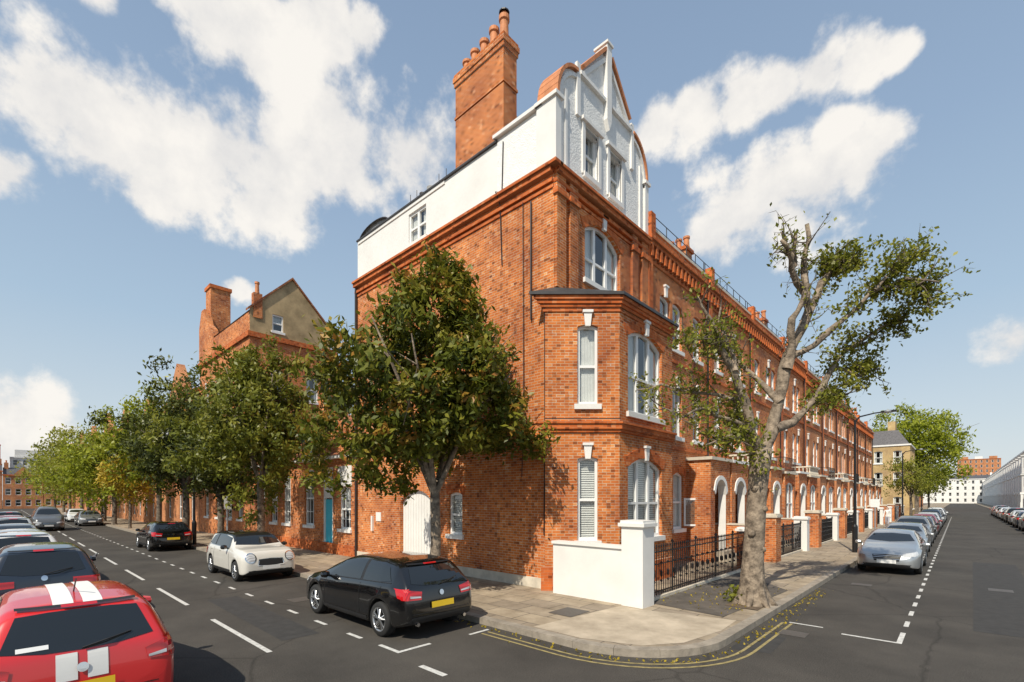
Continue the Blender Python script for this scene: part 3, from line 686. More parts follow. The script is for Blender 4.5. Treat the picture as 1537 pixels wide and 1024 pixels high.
def plain_block(name,F,w,z,mat,nf,nw,seed=0,roof=None,wm='frame',depth=12,flat=False,top=None):
    o=Obj(name); ops=[]
    fh=z/nf
    for f in range(nf):
        for k in range(nw):
            u=(k+.5)*w/nw; ops.append(dict(u0=u-.5,u1=u+.5,z0=f*fh+fh*.25,z1=f*fh+fh*.82))
    wall(o['walls'],F,0,w,0,z,ops,mat,.15)
    for q in ops:
        a,b,c,d=q['u0'],q['u1'],q['z0'],q['z1']
        o['window_glass'].poly([F.p(a,c,-.14),F.p(b,c,-.14),F.p(b,d,-.14),F.p(a,d,-.14)],'cglass')
        for (x0,x1,y0_,y1_) in ((a,a+.08,c,d),(b-.08,b,c,d),(a+.08,b-.08,c,c+.1),(a+.08,b-.08,d-.1,d),(a+.08,b-.08,(c+d)/2-.04,(c+d)/2+.04)):
            o['window_frames'].obox(F,x0,x1,-.13,-.08,y0_,y1_,wm)
    o['walls'].obox(F,-.1,w+.1,-.3,.25,z,z+.3,'white' if mat=='white' else 'brickd')
    for u in (0,w):
        o['walls'].poly([F.p(u,0,0),F.p(u,0,-depth),F.p(u,z,-depth),F.p(u,z,0)],mat)
    if flat:
        o['roof'].poly([F.p(0,z+.29,0),F.p(w,z+.29,0),F.p(w,z+.29,-depth),F.p(0,z+.29,-depth)],'slate')
        for k in range(3):
            u=w*(k+.5)/3; o['roof'].obox(F,u-2,u+2,-6,-3,z+.3,z+2.2,'white' if k%2 else mat)
        if top:
            o['walls'].obox(F,1,w-1,-3,-.6,z+.3,z+2.6,top)
        return o
    o['roof'].poly([F.p(0,z+.3,0),F.p(w,z+.3,0),F.p(w,z+2.2,-depth/2),F.p(0,z+2.2,-depth/2)],roof or 'slate')
    o['roof'].poly([F.p(0,z+.3,-depth),F.p(w,z+.3,-depth),F.p(w,z+2.2,-depth/2),F.p(0,z+2.2,-depth/2)],roof or 'slate')
    for u in (0,w): o['roof'].poly([F.p(u,z,0),F.p(u,z+2.2,-depth/2),F.p(u,z,-depth)],mat)
    for u in (.2,w-.9):
        o['chimney'].obox(F,u,u+.8,-depth/2-1,-depth/2+1,z+1,z+3.4,'brickf' if mat!='white' else 'white')
        for k in range(3): pot(o['chimney'],*F.p2(u+.4,-depth/2-.6+k*.6),z+3.4,.6,.15)
    return o
for k in range(3): plain_block('brick_terrace_house',Frame((X0,120+k*24),(0,1),(1,0)),22,10,'brickf',3,8,k).done()
for k in range(8):
    y=128+k*30
    F=Frame((9.6,y+30),(0,-1),(-1,0))
    o=plain_block('white_stucco_terrace',F,30,11.8,'white',4,12,k,flat=True)
    o['walls'].obox(F,0,30,-.02,.35,3.6,3.9,'white'); o['walls'].obox(F,0,30,-.02,.35,10.4,10.65,'white')
    for j in range(5):
        u=3+j*6
        for f in range(3):
            z0=f*3.5+.2
            o['bays'].prism([F.p2(u-1.7,0),F.p2(u-1.0,1.1),F.p2(u+1.0,1.1),F.p2(u+1.7,0)],z0,z0+3.2,'white')
            o['bays'].prism([F.p2(u-1.85,0),F.p2(u-1.1,1.25),F.p2(u+1.1,1.25),F.p2(u+1.85,0)],z0+3.2,z0+3.45,'white')
            fb,lb=framepts(F.p2(u+1.0,1.1),F.p2(u+1.7,0)); fb2=Frame(fb.o,fb.d,(-fb.n[0],-fb.n[1])) 
            for ff in (fb,fb2): o['window_glass'].obox(ff,.3,lb-.3,-.01,.012,z0+1.0,z0+2.7,'cglass')
        o['porches'].obox(F,u+2.2,u+3.8,0,1.5,3.3,3.7,'white')
        for uu in (u+2.25,u+3.5): o['porches'].obox(F,uu,uu+.25,1.15,1.4,0,3.3,'white')
    o.done()
o=plain_block('white_stucco_terrace',Frame((-16,330),(1,0),(0,-1)),28,12,'white',4,10,9); o.done()
o=plain_block('brick_apartment_block',Frame((-1,470),(1,0),(0,-1)),22,30,'brickf',9,8,3,flat=True); o.done()
# ------------------------------------------------------------ left street buildings
o=Obj('brick_mews_house'); XM=-31.0
F=Frame((XW,Y0),(-1,0),(0,-1)); w=XW-XM
def U(x): return XW-x
ops=[dict(u0=U(-18.9),u1=U(-19.9),z0=1.25,z1=3.1,arch=.1),
     dict(u0=U(-22.4),u1=U(-23.4),z0=1.3,z1=4.0,arch=.1),dict(u0=U(-25.1),u1=U(-26),z0=1.3,z1=3.8,arch=.1),dict(u0=U(-26.8),u1=U(-27.7),z0=1.3,z1=3.8,arch=.1),dict(u0=U(-28.6),u1=U(-29.5),z0=1.3,z1=3.8,arch=.1),
     dict(u0=U(-20.5),u1=U(-21.4),z0=.12,z1=4.0)]
wall(o['walls'],F,0,w,0,4.35,ops,'brick',.12)
for q in ops[:5]: window(o,F,q,cur=3,bars=2)
q=ops[5]; o['blue_door'].obox(F,q['u0']+.07,q['u1']-.07,-.12,-.07,.15,2.55,'doorblue'); o['blue_door'].obox(F,q['u0']+.2,q['u1']-.2,-.07,-.055,.4,1.2,'doorblue'); o['blue_door'].obox(F,q['u0']+.2,q['u1']-.2,-.07,-.055,1.4,2.3,'doorblue')
o['trim'].obox(F,q['u0'],q['u0']+.07,-.12,.0,.12,4.0,'white'); o['trim'].obox(F,q['u1']-.07,q['u1'],-.12,.0,.12,4.0,'white'); o['trim'].obox(F,q['u0']+.07,q['u1']-.07,-.12,-.02,2.6,4.0,'white')
o['trim'].obox(F,U(-18.8),U(-20.0),-.01,.03,3.12,4.0,'white')
o['trim'].obox(F,0,w,-.02,.25,4.35,4.48,'white'); o['trim'].obox(F,0,w,.0,.06,.1,.6,'brickd')
o['roof'].poly([F.p(0,4.48,.28),F.p(w,4.48,.28),F.p(w,7.4,-3.6),F.p(0,7.4,-3.6)],'tile')
o['roof'].poly([F.p(0,7.4,-3.6),F.p(w,7.4,-3.6),F.p(w,4.48,-7),F.p(0,4.48,-7)],'tile')
for u in (0.01,w-.01): o['walls'].poly([F.p(u,4.3,0),F.p(u,7.38,-3.6),F.p(u,4.3,-7)],'brick')
for xd in (-23.0,-27.4):
    u=U(xd); 
    od=dict(u0=u-.5,u1=u+.5,z0=4.75,z1=5.75); window(o,Frame(F.p2(0,.02),F.d,F.n),od,depth=.02,mull=1,cur=1,sill='white')
    o['dormers'].obox(F,u-.66,u-.5,-2.2,.05,4.6,5.85,'tile'); o['dormers'].obox(F,u+.5,u+.66,-2.2,.05,4.6,5.85,'tile'); o['dormers'].obox(F,u-.75,u+.75,-2.4,.2,5.85,5.98,'lead')
u=U(-20.3)
o['dormers'].fprism(F,[(u-1.1,4.5),(u+1.1,4.5),(u,6.1)],-2,.02,'brick')
o['chimney'].obox(F,w-3,w-2.2,-4,-3.2,6,9,'brick'); 
for k in range(2): pot(o['chimney'],*F.p2(w-2.75+k*.35,-3.6),9,.5,.13)
o.done()
o=Obj('brick_gabled_house'); F=Frame((-31,Y0),(-1,0),(0,-1)); w=10.5
ops=[dict(u0=u,u1=u+.9,z0=z,z1=z+1.9,arch=.12) for u in (1.2,3.2,5.6,8.2) for z in (1.3,5.0,8.6)]
wall(o['walls'],F,0,w,0,12.6,ops,'brick',.12)
for q in ops: window(o,F,q,cur=1,key=True)
o['walls'].band([(-41.5,Y0),(-31,Y0),(-31,15.6)],.14,12.3,12.6,'brickd')
G2=Frame((-31,Y0),(0,1),(1,0))
oside=[dict(u0=1.2,u1=2.0,z0=8.9,z1=10.6,arch=.1),dict(u0=3.4,u1=4.2,z0=8.9,z1=10.6,arch=.1)]
wall(o['walls'],G2,0,5.6,0,12.3,oside,'brick')
for q in oside: window(o,G2,q,cur=1)
og=[dict(u0=1.3,u1=1.95,z0=12.95,z1=14.0)]
wall(o['gable'],G2,0,5.0,12.3,14.0,og,'render',.1); window(o,G2,og[0],depth=.1,cur=3)
o['gable'].poly([G2.p(0,14),G2.p(5,13.999),G2.p(2.5,16.5)],'render')
o['gable'].fprism(G2,[(-.12,14.0),(-.12,13.86),(2.5,16.48),(2.5,16.62)],-.3,.1,'tile'); o['gable'].fprism(G2,[(5.12,13.9),(5.12,13.76),(2.5,16.48),(2.5,16.62)],-.3,.1,'tile')
o['roof'].poly([(-31.1,Y0,13.9),(-41.5,Y0,13.9),(-41.5,Y0+2.5,16.45),(-31.1,Y0+2.5,16.45)],'slate')
o['roof'].poly([(-31.1,Y0+5,13.9),(-41.5,Y0+5,13.9),(-41.5,Y0+2.5,16.45),(-31.1,Y0+2.5,16.45)],'slate')
wall(o['walls'],Frame((-31,Y0+.05),(-1,0),(0,-1)),0,10.5,12.6,13.9,[],'brick')
o['gable'].fprism(F,[(6.5,12.6),(10.5,12.6),(10.5,15.2),(9.9,16.4),(9.2,16.4),(8.6,15.2),(7.6,14.6),(7.0,13.6)],-.4,.04,'brick')
o['chimney'].obox(F,8.9,10.1,-1.6,-.3,13,18.0,'brick'); o['chimney'].obox(F,8.82,10.18,-1.68,-.22,18,18.25,'brickd'); 
o['chimney'].obox(F,-.05,.3,-.7,-.2,13.5,15.0,'brick'); pot(o['chimney'],*F.p(.1,-.45),15.0,.7,.12) if False else pot(o['chimney'],*F.p2(.1,-.45),15.0,.7,.12)
for k in range(2): pot(o['chimney'],*F.p2(.15,-.3-k*.8),13.9,1.0,.09,'pipe')
o.done()
xx=-41.6
for k,(w,z) in enumerate(((11,10.6),(13,9.4),(13,10),(14,11.2),(16,11),(18,11.5),(18,11))):
    F=Frame((xx,Y0),(-1,0),(0,-1)); o=plain_block('brick_terrace_house',F,w,z,'brickf',3,max(3,int(w/3)),k,roof='tile'); 
    m=w/2
    o['gable'].fprism(F,[(m-2.2,z),(m+2.2,z),(m+2.2,z+1),(m,z+3.1),(m-2.2,z+1)],-.3,.27,'brickf'); o.done(); xx-=w
for k in range(5):
    F=Frame((-172,-14+k*7.2),(0,1),(1,0)); zz=8.2+(k%2)*.9
    o=plain_block('brick_terrace_house',F,7.1,zz,'brickf',3,4,4+k,roof='slate',depth=9)
    o['gable'].fprism(F,[(1.6,zz),(5.4,zz),(3.5,zz+2.4)],-.3,.27,'white' if k%2 else 'brickf'); o.done()
plain_block('brick_apartment_block',Frame((-205,-30),(0,1),(1,0)),30,18,'brickf',6,12,5,flat=True,top='white').done()
plain_block('white_apartment_block',Frame((-212,2),(0,1),(1,0)),26,15,'white',5,12,5,flat=True,top='white').done()
# ------------------------------------------------------------ trees
def leaves_obj(name,parent,C,nrm,size,lv,mat,rng,asp=.42):
    n=len(C)
    d=rng.normal(size=(n,3)); d[:,2]-=.5; d/=np.linalg.norm(d,axis=1)[:,None]
    nn=nrm+rng.normal(size=(n,3))*.6; nn/=np.linalg.norm(nn,axis=1)[:,None]
    s=np.cross(d,nn); s/=(np.linalg.norm(s,axis=1)[:,None]+1e-9)
    sz=(size*(.65+.7*rng.random(n)))[:,None]
    a=C-d*sz*.5; b=C+s*sz*asp*.5+nn*sz*.04; c=C+d*sz*.5; e=C-s*sz*asp*.5+nn*sz*.04
    V=np.stack([a,b,c,e],1).reshape(-1,3).astype(np.float32)
    me=bpy.data.meshes.new(name); me.vertices.add(4*n); me.vertices.foreach_set('co',V.ravel())
    me.loops.add(4*n); me.loops.foreach_set('vertex_index',np.arange(4*n,dtype=np.int32))
    me.polygons.add(n); me.polygons.foreach_set('loop_start',np.arange(0,4*n,4,dtype=np.int32))
    me.update(calc_edges=True)
    at=me.attributes.new('lv','FLOAT','POINT'); at.data.foreach_set('value',np.repeat(np.clip(lv,0,1),4).astype(np.float32))
    me.materials.append(M[mat]); o=bpy.data.objects.new(name,me); COL.objects.link(o); o.parent=parent; return o
def lump(d,P):
    v=np.zeros(len(d))
    for (k,ph,am) in P: v+=am*np.sin(d@k+ph)
    return v
def tree(name,base,cz,rx,rz,n,mat,size,seed,bark='barkd',tr=.15,clumps=500,cr=.38,shape=0,lean=(0,0),nlimb=9,la=1.0,hs=.17,nh=9):
    rng=np.random.default_rng(seed); o=Obj(name)
    ph=[(rng.normal(size=3)*2.6,rng.random()*6,.12*la) for _ in range(3)]+[(rng.normal(size=3)*6,rng.random()*6,.08*la) for _ in range(3)]
    d=rng.normal(size=(clumps,3)); d/=np.linalg.norm(d,axis=1)[:,None]
    rr=rng.random(clumps)**.33
    P=d*(rr*(.94+lump(d,ph)))[:,None]*np.array([rx,rx,rz])
    if shape==1:
        f=np.clip(1.10-.42*((P[:,2]/rz)+.25),.35,1.10); P[:,0]*=f; P[:,1]*=f
    ctr=np.array([base[0]+lean[0],base[1]+lean[1],cz]); Cc=P+ctr
    for _ in range(nh):
        hd=rng.normal(size=3); hd/=np.linalg.norm(hd); hc=ctr+hd*np.array([rx,rx,rz])*.8
        keep=np.linalg.norm(Cc-hc,axis=1)>rx*hs; Cc=Cc[keep]; d=d[keep]; rr=rr[keep]
    m=len(Cc); idx=rng.integers(0,m,n)
    off=rng.normal(size=(n,3))*cr*.45
    C=Cc[idx]+off
    cl=rng.random(m)
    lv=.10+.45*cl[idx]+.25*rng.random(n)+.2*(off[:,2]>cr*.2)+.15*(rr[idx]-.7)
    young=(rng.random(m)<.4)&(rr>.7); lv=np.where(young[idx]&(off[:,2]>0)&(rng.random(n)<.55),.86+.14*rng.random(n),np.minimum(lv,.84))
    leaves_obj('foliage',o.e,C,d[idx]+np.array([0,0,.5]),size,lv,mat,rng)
    T=o['trunk']; zc=cz-rz*.72
    b=Vector(base); lean3=Vector((lean[0],lean[1],0))
    fork=b+Vector((0,0,max(1.2,zc-b.z-.3)))+lean3*.4
    T.tube([b+Vector((0,0,-.05)),b+Vector((0,0,.15)),(b+fork)/2+Vector((.04,.03,0)),fork],[tr*1.5,tr*1.12,tr,tr*.92],bark,10)
    for i in range(nlimb):
        a=i*2.4+rng.random(); el=.35+.55*rng.random(); q=fork+Vector((math.cos(a)*rx*el*.45,math.sin(a)*rx*el*.45,rz*(.5+.2*rng.random()))); e=fork+Vector((math.cos(a)*rx*el,math.sin(a)*rx*el,rz*(1.1+.5*rng.random()-el*.4)))
        T.tube([fork-Vector((0,0,.2)),q,e],[tr*.6,tr*.35,tr*.1],bark,6)
        for k in range(3):
            t=.3+.6*rng.random(); p0=q.lerp(e,t); e2=p0+Vector(rng.normal(size=3))*rx*.25+Vector((0,0,.2)); T.tube([p0,e2],[tr*.16,tr*.04],bark,4)
    o.done(smooth=('trunk',)); return o
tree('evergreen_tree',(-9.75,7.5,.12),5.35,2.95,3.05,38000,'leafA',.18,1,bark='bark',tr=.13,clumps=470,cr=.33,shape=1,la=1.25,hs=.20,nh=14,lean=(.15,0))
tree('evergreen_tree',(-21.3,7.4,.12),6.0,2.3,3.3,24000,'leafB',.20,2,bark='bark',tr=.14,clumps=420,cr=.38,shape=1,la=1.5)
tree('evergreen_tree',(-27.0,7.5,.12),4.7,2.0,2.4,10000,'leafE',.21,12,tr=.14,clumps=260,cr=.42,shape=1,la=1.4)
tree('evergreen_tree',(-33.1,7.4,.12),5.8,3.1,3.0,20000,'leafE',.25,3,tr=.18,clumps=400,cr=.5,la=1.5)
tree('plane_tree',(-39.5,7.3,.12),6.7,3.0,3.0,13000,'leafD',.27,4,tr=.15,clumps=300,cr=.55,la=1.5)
tree('yellow_leaved_tree',(-50,7.3,.12),4.6,2.2,2.0,6000,'leafY',.28,5,tr=.1,clumps=150,cr=.5)
for i,(x,zz,r) in enumerate(((-58,5.7,3.4),(-67,6.6,4.2),(-77,6.2,3.9),(-88,7.4,4.6),(-100,6.6,4.3),(-115,7.2,4.6),(-130,6.6,4.4))):
    tree('plane_tree',(x,7.3+.3*(i%2),.12),zz,r,r*.9,6000 if i<3 else 4000,'leafC' if i%2 else 'leafD',.38,20+i,tr=.18,clumps=200,cr=.8,nlimb=5,la=1.5)
tree('lime_tree',(-4.9,97,.12),11.0,6.3,5.9,14000,'leafD',.5,40,tr=.3,clumps=420,cr=1.0,nlimb=6)
tree('plane_tree',(-3.9,68,.12),5.0,2.4,2.4,3500,'leafC',.26,41,tr=.12,clumps=130,cr=.5)
tree('plane_tree',(-3.9,110,.12),6.0,3.4,3.4,4000,'leafD',.4,42,tr=.14,clumps=130,cr=.7)
def pollard():
    rng=np.random.default_rng(11); o=Obj('pollarded_street_tree'); T=o['trunk']; base=Vector((-3.55,12.1,.12))
    Rv=Vector((c_,s_,0)); Fv=Vector((-s_,c_,0)); k=.0157
    def P(x,y,dp=0): return base+Rv*((x-1131)*k)+Fv*dp+Vector((0,0,(912-y)*k))
    T.tube([P(1131,918),P(1131,905),P(1130,885),P(1131,850),P(1134,800),P(1137,750),P(1141,710),P(1143,680)],[.44,.36,.28,.235,.22,.21,.22,.25],'bark',16)
    for (x,y,r) in ((1124,806,.09),(1143,770,.08),(1129,740,.07),(1141,830,.07)):
        q=P(x,y,-.16); T.lathe(tuple(q-Vector((0,0,r))),[(.01,0),(r*.8,r*.4),(r,r),(r*.8,r*1.6),(.01,r*2)],'bark',8)
    for a in range(7):
        an=a*.9+.3; T.tube([base+Vector((math.cos(an)*.15,math.sin(an)*.15,.5)),base+Vector((math.cos(an)*.32,math.sin(an)*.32,.12)),base+Vector((math.cos(an)*.52,math.sin(an)*.52,-.06))],[.12,.10,.04],'bark',7)
    limbs=[
     ([(1143,690),(1160,655),(1172,610),(1182,560),(1200,515),(1222,470),(1243,425),(1262,398),(1285,392)],.19,.05,0,.3,0),
     ([(1182,560),(1186,520),(1182,490),(1195,465),(1192,430)],.11,.05,.0,-.4,0),
     ([(1222,470),(1205,450),(1180,420),(1170,400),(1152,388)],.09,.04,.1,-.6,0),
     ([(1215,462),(1208,420),(1206,385),(1204,350)],.08,.045,.1,-.2,0),
     ([(1180,420),(1182,392),(1184,365)],.06,.04,-.2,-.3,0),
     ([(1190,410),(1178,385),(1168,362)],.05,.035,-.1,-.2,0),
     ([(1243,425),(1262,400),(1300,385)],.05,.025,.2,.2,1),
     ([(1165,650),(1195,640),(1225,612),(1255,575),(1275,545),(1300,520),(1340,505)],.11,.03,0,.8,1),
     ([(1225,612),(1262,592),(1300,590)],.06,.02,.3,.6,1),
     ([(1190,540),(1222,525),(1258,490),(1290,455),(1330,440),(1370,450)],.09,.02,.1,-.7,1),
     ([(1275,545),(1320,560),(1360,545)],.05,.015,.6,.8,1),
     ([(1300,520),(1350,485),(1385,480)],.05,.015,.7,.3,1),
     ([(1290,455),(1320,425),(1345,410)],.05,.015,-.5,-.6,1),
     ([(1330,440),(1360,435),(1385,455)],.03,.012,-.5,-.2,1),
     ([(1243,425),(1262,405),(1252,390)],.04,.015,.2,.3,1),
     ([(1141,700),(1122,655),(1112,610),(1092,570),(1068,535),(1052,500),(1030,470)],.14,.03,0,-.7,2),
     ([(1092,570),(1085,530),(1075,495),(1080,470)],.06,.02,-.4,-.1,0),
     ([(1112,610),(1080,598),(1050,592),(1005,575),(970,580)],.06,.015,-.2,.8,2),
     ([(1122,655),(1090,640),(1050,625),(1010,640),(975,628)],.06,.015,-.1,-.9,2),
     ([(1138,690),(1110,668),(1080,665),(1040,680)],.05,.02,0,-.8,1),
     ([(1068,535),(1040,530),(1005,540)],.04,.015,-.5,-1.0,2),
     ([(1172,610),(1150,575),(1130,545),(1120,520)],.09,.035,0,.8,2),
     ([(1130,545),(1105,520),(1085,500)],.05,.02,.6,1.0,2),
     ([(1143,680),(1130,650),(1128,620),(1140,590)],.09,.035,.2,1.1,1),
    ]
    twig=[]
    for pts,r0,r1,d0,d1,lf in limbs:
        n=len(pts); pp=[P(x,y,d0+(d1-d0)*i/(n-1)) for i,(x,y) in enumerate(pts)]
        q=[pp[0]]
        for a,b in zip(pp[:-1],pp[1:]):
            q.append(a.lerp(b,.5)+Vector(rng.normal(size=3))*.035); q.append(b)
        m=len(q); rs=[(r0+(r1-r0)*(i/(m-1))**.8)*(1+.13*rng.normal()) for i in range(m)]
        T.tube(q,rs,'bark',9); twig.append((q,lf))
    C=[]
    for q,lf in twig:
        nt={0:5,1:15,2:13}[lf]; kk={0:(1,4),1:(7,17),2:(4,11)}[lf]
        for i in range(nt):
            t=.35+.65*rng.random(); j=min(len(q)-2,int(t*(len(q)-1))); p0=q[j].lerp(q[j+1],rng.random())
            d=(q[-1]-q[0]).normalized()*.3+Vector(rng.normal(size=3))*.7+Vector((0,0,.1)); d.normalize()
            L=.25+.45*rng.random(); p1=p0+d*L*.5+Vector(rng.normal(size=3))*.05; p2=p1+(d+Vector(rng.normal(size=3))*.35)*L*.5
            T.tube([p0,p1,p2],[.02,.012,.004],'barkd',4,cap=False)
            for s in range(5):
                tt=rng.random(); b0=p0.lerp(p1,tt) if s<2 else p1.lerp(p2,tt); dd=Vector(rng.normal(size=3)); dd.z+=.2; dd.normalize(); b1=b0+dd*(.15+.28*rng.random())
                T.tube([b0,b1],[.007,.003],'barkd',3,cap=False)
                for _ in range(int(rng.integers(*kk))):
                    C.append(b0.lerp(b1,.2+.9*rng.random())+Vector(rng.normal(size=3))*.07)
    for i in range(300): 
        if i%2: C.append(base+Vector((-.35,-.1,.15))+Vector(rng.normal(size=3))*.13)
        else: C.append(P(1128,700,-.25)+Vector(rng.normal(size=3))*.22)
    C=np.array([tuple(v) for v in C]); n=len(C)
    leaves_obj('foliage',o.e,C,np.tile([0,0,1.0],(n,1)),.10,rng.random(n),'leafC',rng,.6)
    o.done(smooth=('trunk',))
pollard()
rng=np.random.default_rng(5); pts=[]
for _ in range(420):
    a=rng.random()
    if a<.5: pts.append((-2.95+abs(rng.normal())*.18,9+rng.random()*7,.012))
    elif a<.75: t=rng.random()*1.57; pts.append((KX-R+(R+.06+abs(rng.normal())*.15)*math.sin(t),KY+R-(R+.06+abs(rng.normal())*.15)*math.cos(t),.012))
    else: pts.append((-5.0-rng.random()*9,KY-.05-abs(rng.normal())*.15,.012))
for _ in range(160): pts.append((-3.4-rng.random()*2,10.5+rng.random()*4,.14))
C=np.array(pts); leaves_obj('fallen_leaves',None,C,np.tile([0,0,3.0],(len(C),1)),.06,.3+.7*rng.random(len(C)),'leafY',rng,.6)
# ------------------------------------------------------------ cars
KINDS={
 'hatch':dict(L=4.3,w=.89,top=[(0,.50),(.02,.72),(.07,.94),(.16,1.06),(.46,1.34),(.6,1.38),(1.0,1.42),(1.6,1.44),(2.1,1.42),(2.45,1.35),(2.9,1.15),(3.22,1.00),(3.4,.96),(3.8,.88),(4.08,.77),(4.22,.66),(4.3,.48)],
   belt=[(0,.9),(.5,.99),(1.2,.97),(3.2,.89),(4.3,.7)],wid=[(0,.68),(.04,.78),(.15,.84),(.45,.875),(.9,.89),(3.3,.89),(3.8,.87),(4.05,.82),(4.2,.72),(4.3,.56)],wh=(.80,3.46),r=.325),
 'supermini':dict(L=4.0,w=.87,top=[(0,.50),(.02,.74),(.06,.96),(.12,1.06),(.34,1.37),(.5,1.43),(.9,1.47),(1.5,1.48),(2.0,1.46),(2.3,1.38),(2.7,1.17),(2.98,1.03),(3.15,.98),(3.5,.90),(3.78,.78),(3.92,.66),(4.0,.48)],
   belt=[(0,.92),(.5,1.0),(1.2,.98),(3.0,.91),(4.0,.7)],wid=[(0,.70),(.04,.79),(.15,.84),(.45,.865),(.9,.87),(3.0,.87),(3.5,.85),(3.78,.79),(3.92,.70),(4.0,.56)],wh=(.72,3.22),r=.315),
 'mini':dict(L=3.85,w=.865,top=[(0,.50),(.02,.75),(.06,.95),(.12,1.05),(.28,1.34),(.42,1.41),(.9,1.44),(1.6,1.45),(2.2,1.44),(2.42,1.38),(2.62,1.20),(2.78,1.06),(2.9,1.02),(3.4,.99),(3.70,.92),(3.80,.76),(3.85,.50)],
   belt=[(0,.92),(.5,.98),(3.0,.95),(3.85,.78)],wid=[(0,.70),(.04,.79),(.15,.83),(.45,.86),(3.0,.865),(3.45,.86),(3.66,.82),(3.80,.74),(3.85,.62)],wh=(.66,3.16),r=.315),
 'suv':dict(L=4.25,w=.90,top=[(0,.55),(.02,.8),(.06,1.02),(.12,1.12),(.36,1.50),(.5,1.55),(1.0,1.59),(1.7,1.60),(2.2,1.58),(2.5,1.50),(2.85,1.30),(3.15,1.12),(3.4,1.07),(3.8,1.01),(4.05,.92),(4.18,.75),(4.25,.55)],
   belt=[(0,1.02),(.5,1.07),(3.2,.99),(4.25,.8)],wid=[(0,.74),(.04,.82),(.15,.87),(.45,.895),(3.3,.90),(3.8,.88),(4.05,.82),(4.18,.74),(4.25,.6)],wh=(.78,3.40),r=.34),
 'sedan':dict(L=4.55,w=.90,top=[(0,.52),(.03,.78),(.10,.95),(.30,1.03),(.6,1.07),(.95,1.26),(1.3,1.39),(1.8,1.44),(2.3,1.43),(2.65,1.35),(3.1,1.14),(3.42,1.00),(3.6,.96),(4.0,.88),(4.3,.78),(4.47,.65),(4.55,.48)],
   belt=[(0,.9),(.5,.97),(1.2,.97),(3.4,.89),(4.55,.7)],wid=[(0,.68),(.04,.78),(.15,.84),(.45,.88),(3.5,.90),(4.0,.88),(4.3,.82),(4.45,.72),(4.55,.56)],wh=(.88,3.65),r=.33),
 'van':dict(L=5.0,w=.95,top=[(0,.6),(.02,1.0),(.05,1.5),(.1,1.82),(.25,1.9),(1,1.93),(3,1.93),(3.4,1.88),(3.7,1.70),(4.1,1.35),(4.35,1.15),(4.6,1.07),(4.85,.95),(4.95,.75),(5.0,.55)],
   belt=[(0,1.1),(4.2,1.07),(5,.8)],wid=[(0,.85),(.05,.91),(.2,.94),(4.2,.95),(4.6,.90),(4.85,.8),(5,.62)],wh=(.95,4.0),r=.34),
}
BODY={}
def body(kind):
    if kind in BODY: return BODY[kind]
    K=KINDS[kind]; L=K['L']; Rr=K['r']+.055
    I=lambda t,x: float(np.interp(x,[a for a,b in t],[b for a,b in t]))
    xs=set([a for a,b in K['top']]+[a for a,b in K['wid']])
    for wx in K['wh']:
        for f in (-1.12,-1,-.93,-.75,-.4,0,.4,.75,.93,1,1.12): xs.add(wx+f*Rr)
    xs=sorted(xs); xx=[xs[0]]
    for x in xs[1:]:
        if x-xx[-1]>.018: xx.append(x)
    xs=xx; rings=[]; 
    low=[(0,.40),(.05,.30),(.3,.22),(.6,.19),(L-.5,.19),(L-.15,.2),(L-.04,.24),(L,.34)]
    for x in xs:
        zt=I(K['top'],x); zb=min(I(K['belt'],x),zt-.03); w=I(K['wid'],x); zl=min(I(low,x),zb-.08); th=zt-zb
        za=0
        for wx in K['wh']:
            dx=abs(x-wx)
            if dx<Rr: za=K['r']+math.sqrt(max(0,Rr*Rr-dx*dx))
        g=min(1,max(0,(th-.06)/.3))
        tum=.40 if kind!='mini' else .30
        y8=w*.90-.12*th; y9=w*.885-tum*th*.9; y10=y9-.07-.05*g; 
        pts=[(0,zl),(w*.5,max(zl,za)),(w*.90,max(zl,za)),(w*.975,max(zl+.05,za+.005)),(w*.99,max(zl+.07,za+.03)),(w,max(zl+(zb-zl)*.45,za+.07)),(w*.992,max(zl+(zb-zl)*.72,za+.10)),(w*.985,max(zl+(zb-zl)*.80,za+.11)),(w*.962,max(zb-.035,za+.12)),
             (w*.93,zb),(y8,zb+th*.45),(y9,zb+th*.90),(y10,zb+th*.985),(y10*.55,zt+.006),(0,zt+.012)]
        full=pts+[(-y,z) for y,z in reversed(pts[1:-1])]
        rings.append([(x-L/2,y,z) for y,z in full])
    n=len(rings[0]); V=[v for r in rings for v in r]; Fc=[];mi=[]
    nh=15
    for i in range(len(rings)-1):
        thm=I(K['top'],(xs[i]+xs[i+1])/2)-I(K['belt'],(xs[i]+xs[i+1])/2)
        for j in range(n):
            q=(j+1)%n; Fc.append((i*n+j,i*n+q,(i+1)*n+q,(i+1)*n+j))
            jj=j if j<nh-1 else n-1-j
            mi.append(1 if jj<=2 else (2 if (jj>=11 and thm>.30) else 0))
    Fc.append(tuple(range(n-1,-1,-1))); mi.append(0); e=(len(rings)-1)*n; Fc.append(tuple(range(e,e+n))); mi.append(0)
    me=bpy.data.meshes.new('body'); me.from_pydata(V,[],Fc)
    for mm in range(3): me.materials.append(M['trim'])
    me.polygons.foreach_set('material_index',mi); me.polygons.foreach_set('use_smooth',[True]*len(Fc)); me.update()
    ob=bpy.data.objects.new('tmp',me); COL.objects.link(ob); md=ob.modifiers.new('s','SUBSURF'); md.levels=2; md.render_levels=2
    bpy.context.view_layer.update(); dg=bpy.context.evaluated_depsgraph_get(); me2=bpy.data.meshes.new_from_object(ob.evaluated_get(dg))
    COL.objects.unlink(ob); bpy.data.objects.remove(ob)
    vs=[v.co.copy() for v in me2.vertices]; ps=[tuple(p.vertices) for p in me2.polygons]
    BODY[kind]=(me2,BVHTree.FromPolygons(vs,ps)); return BODY[kind]
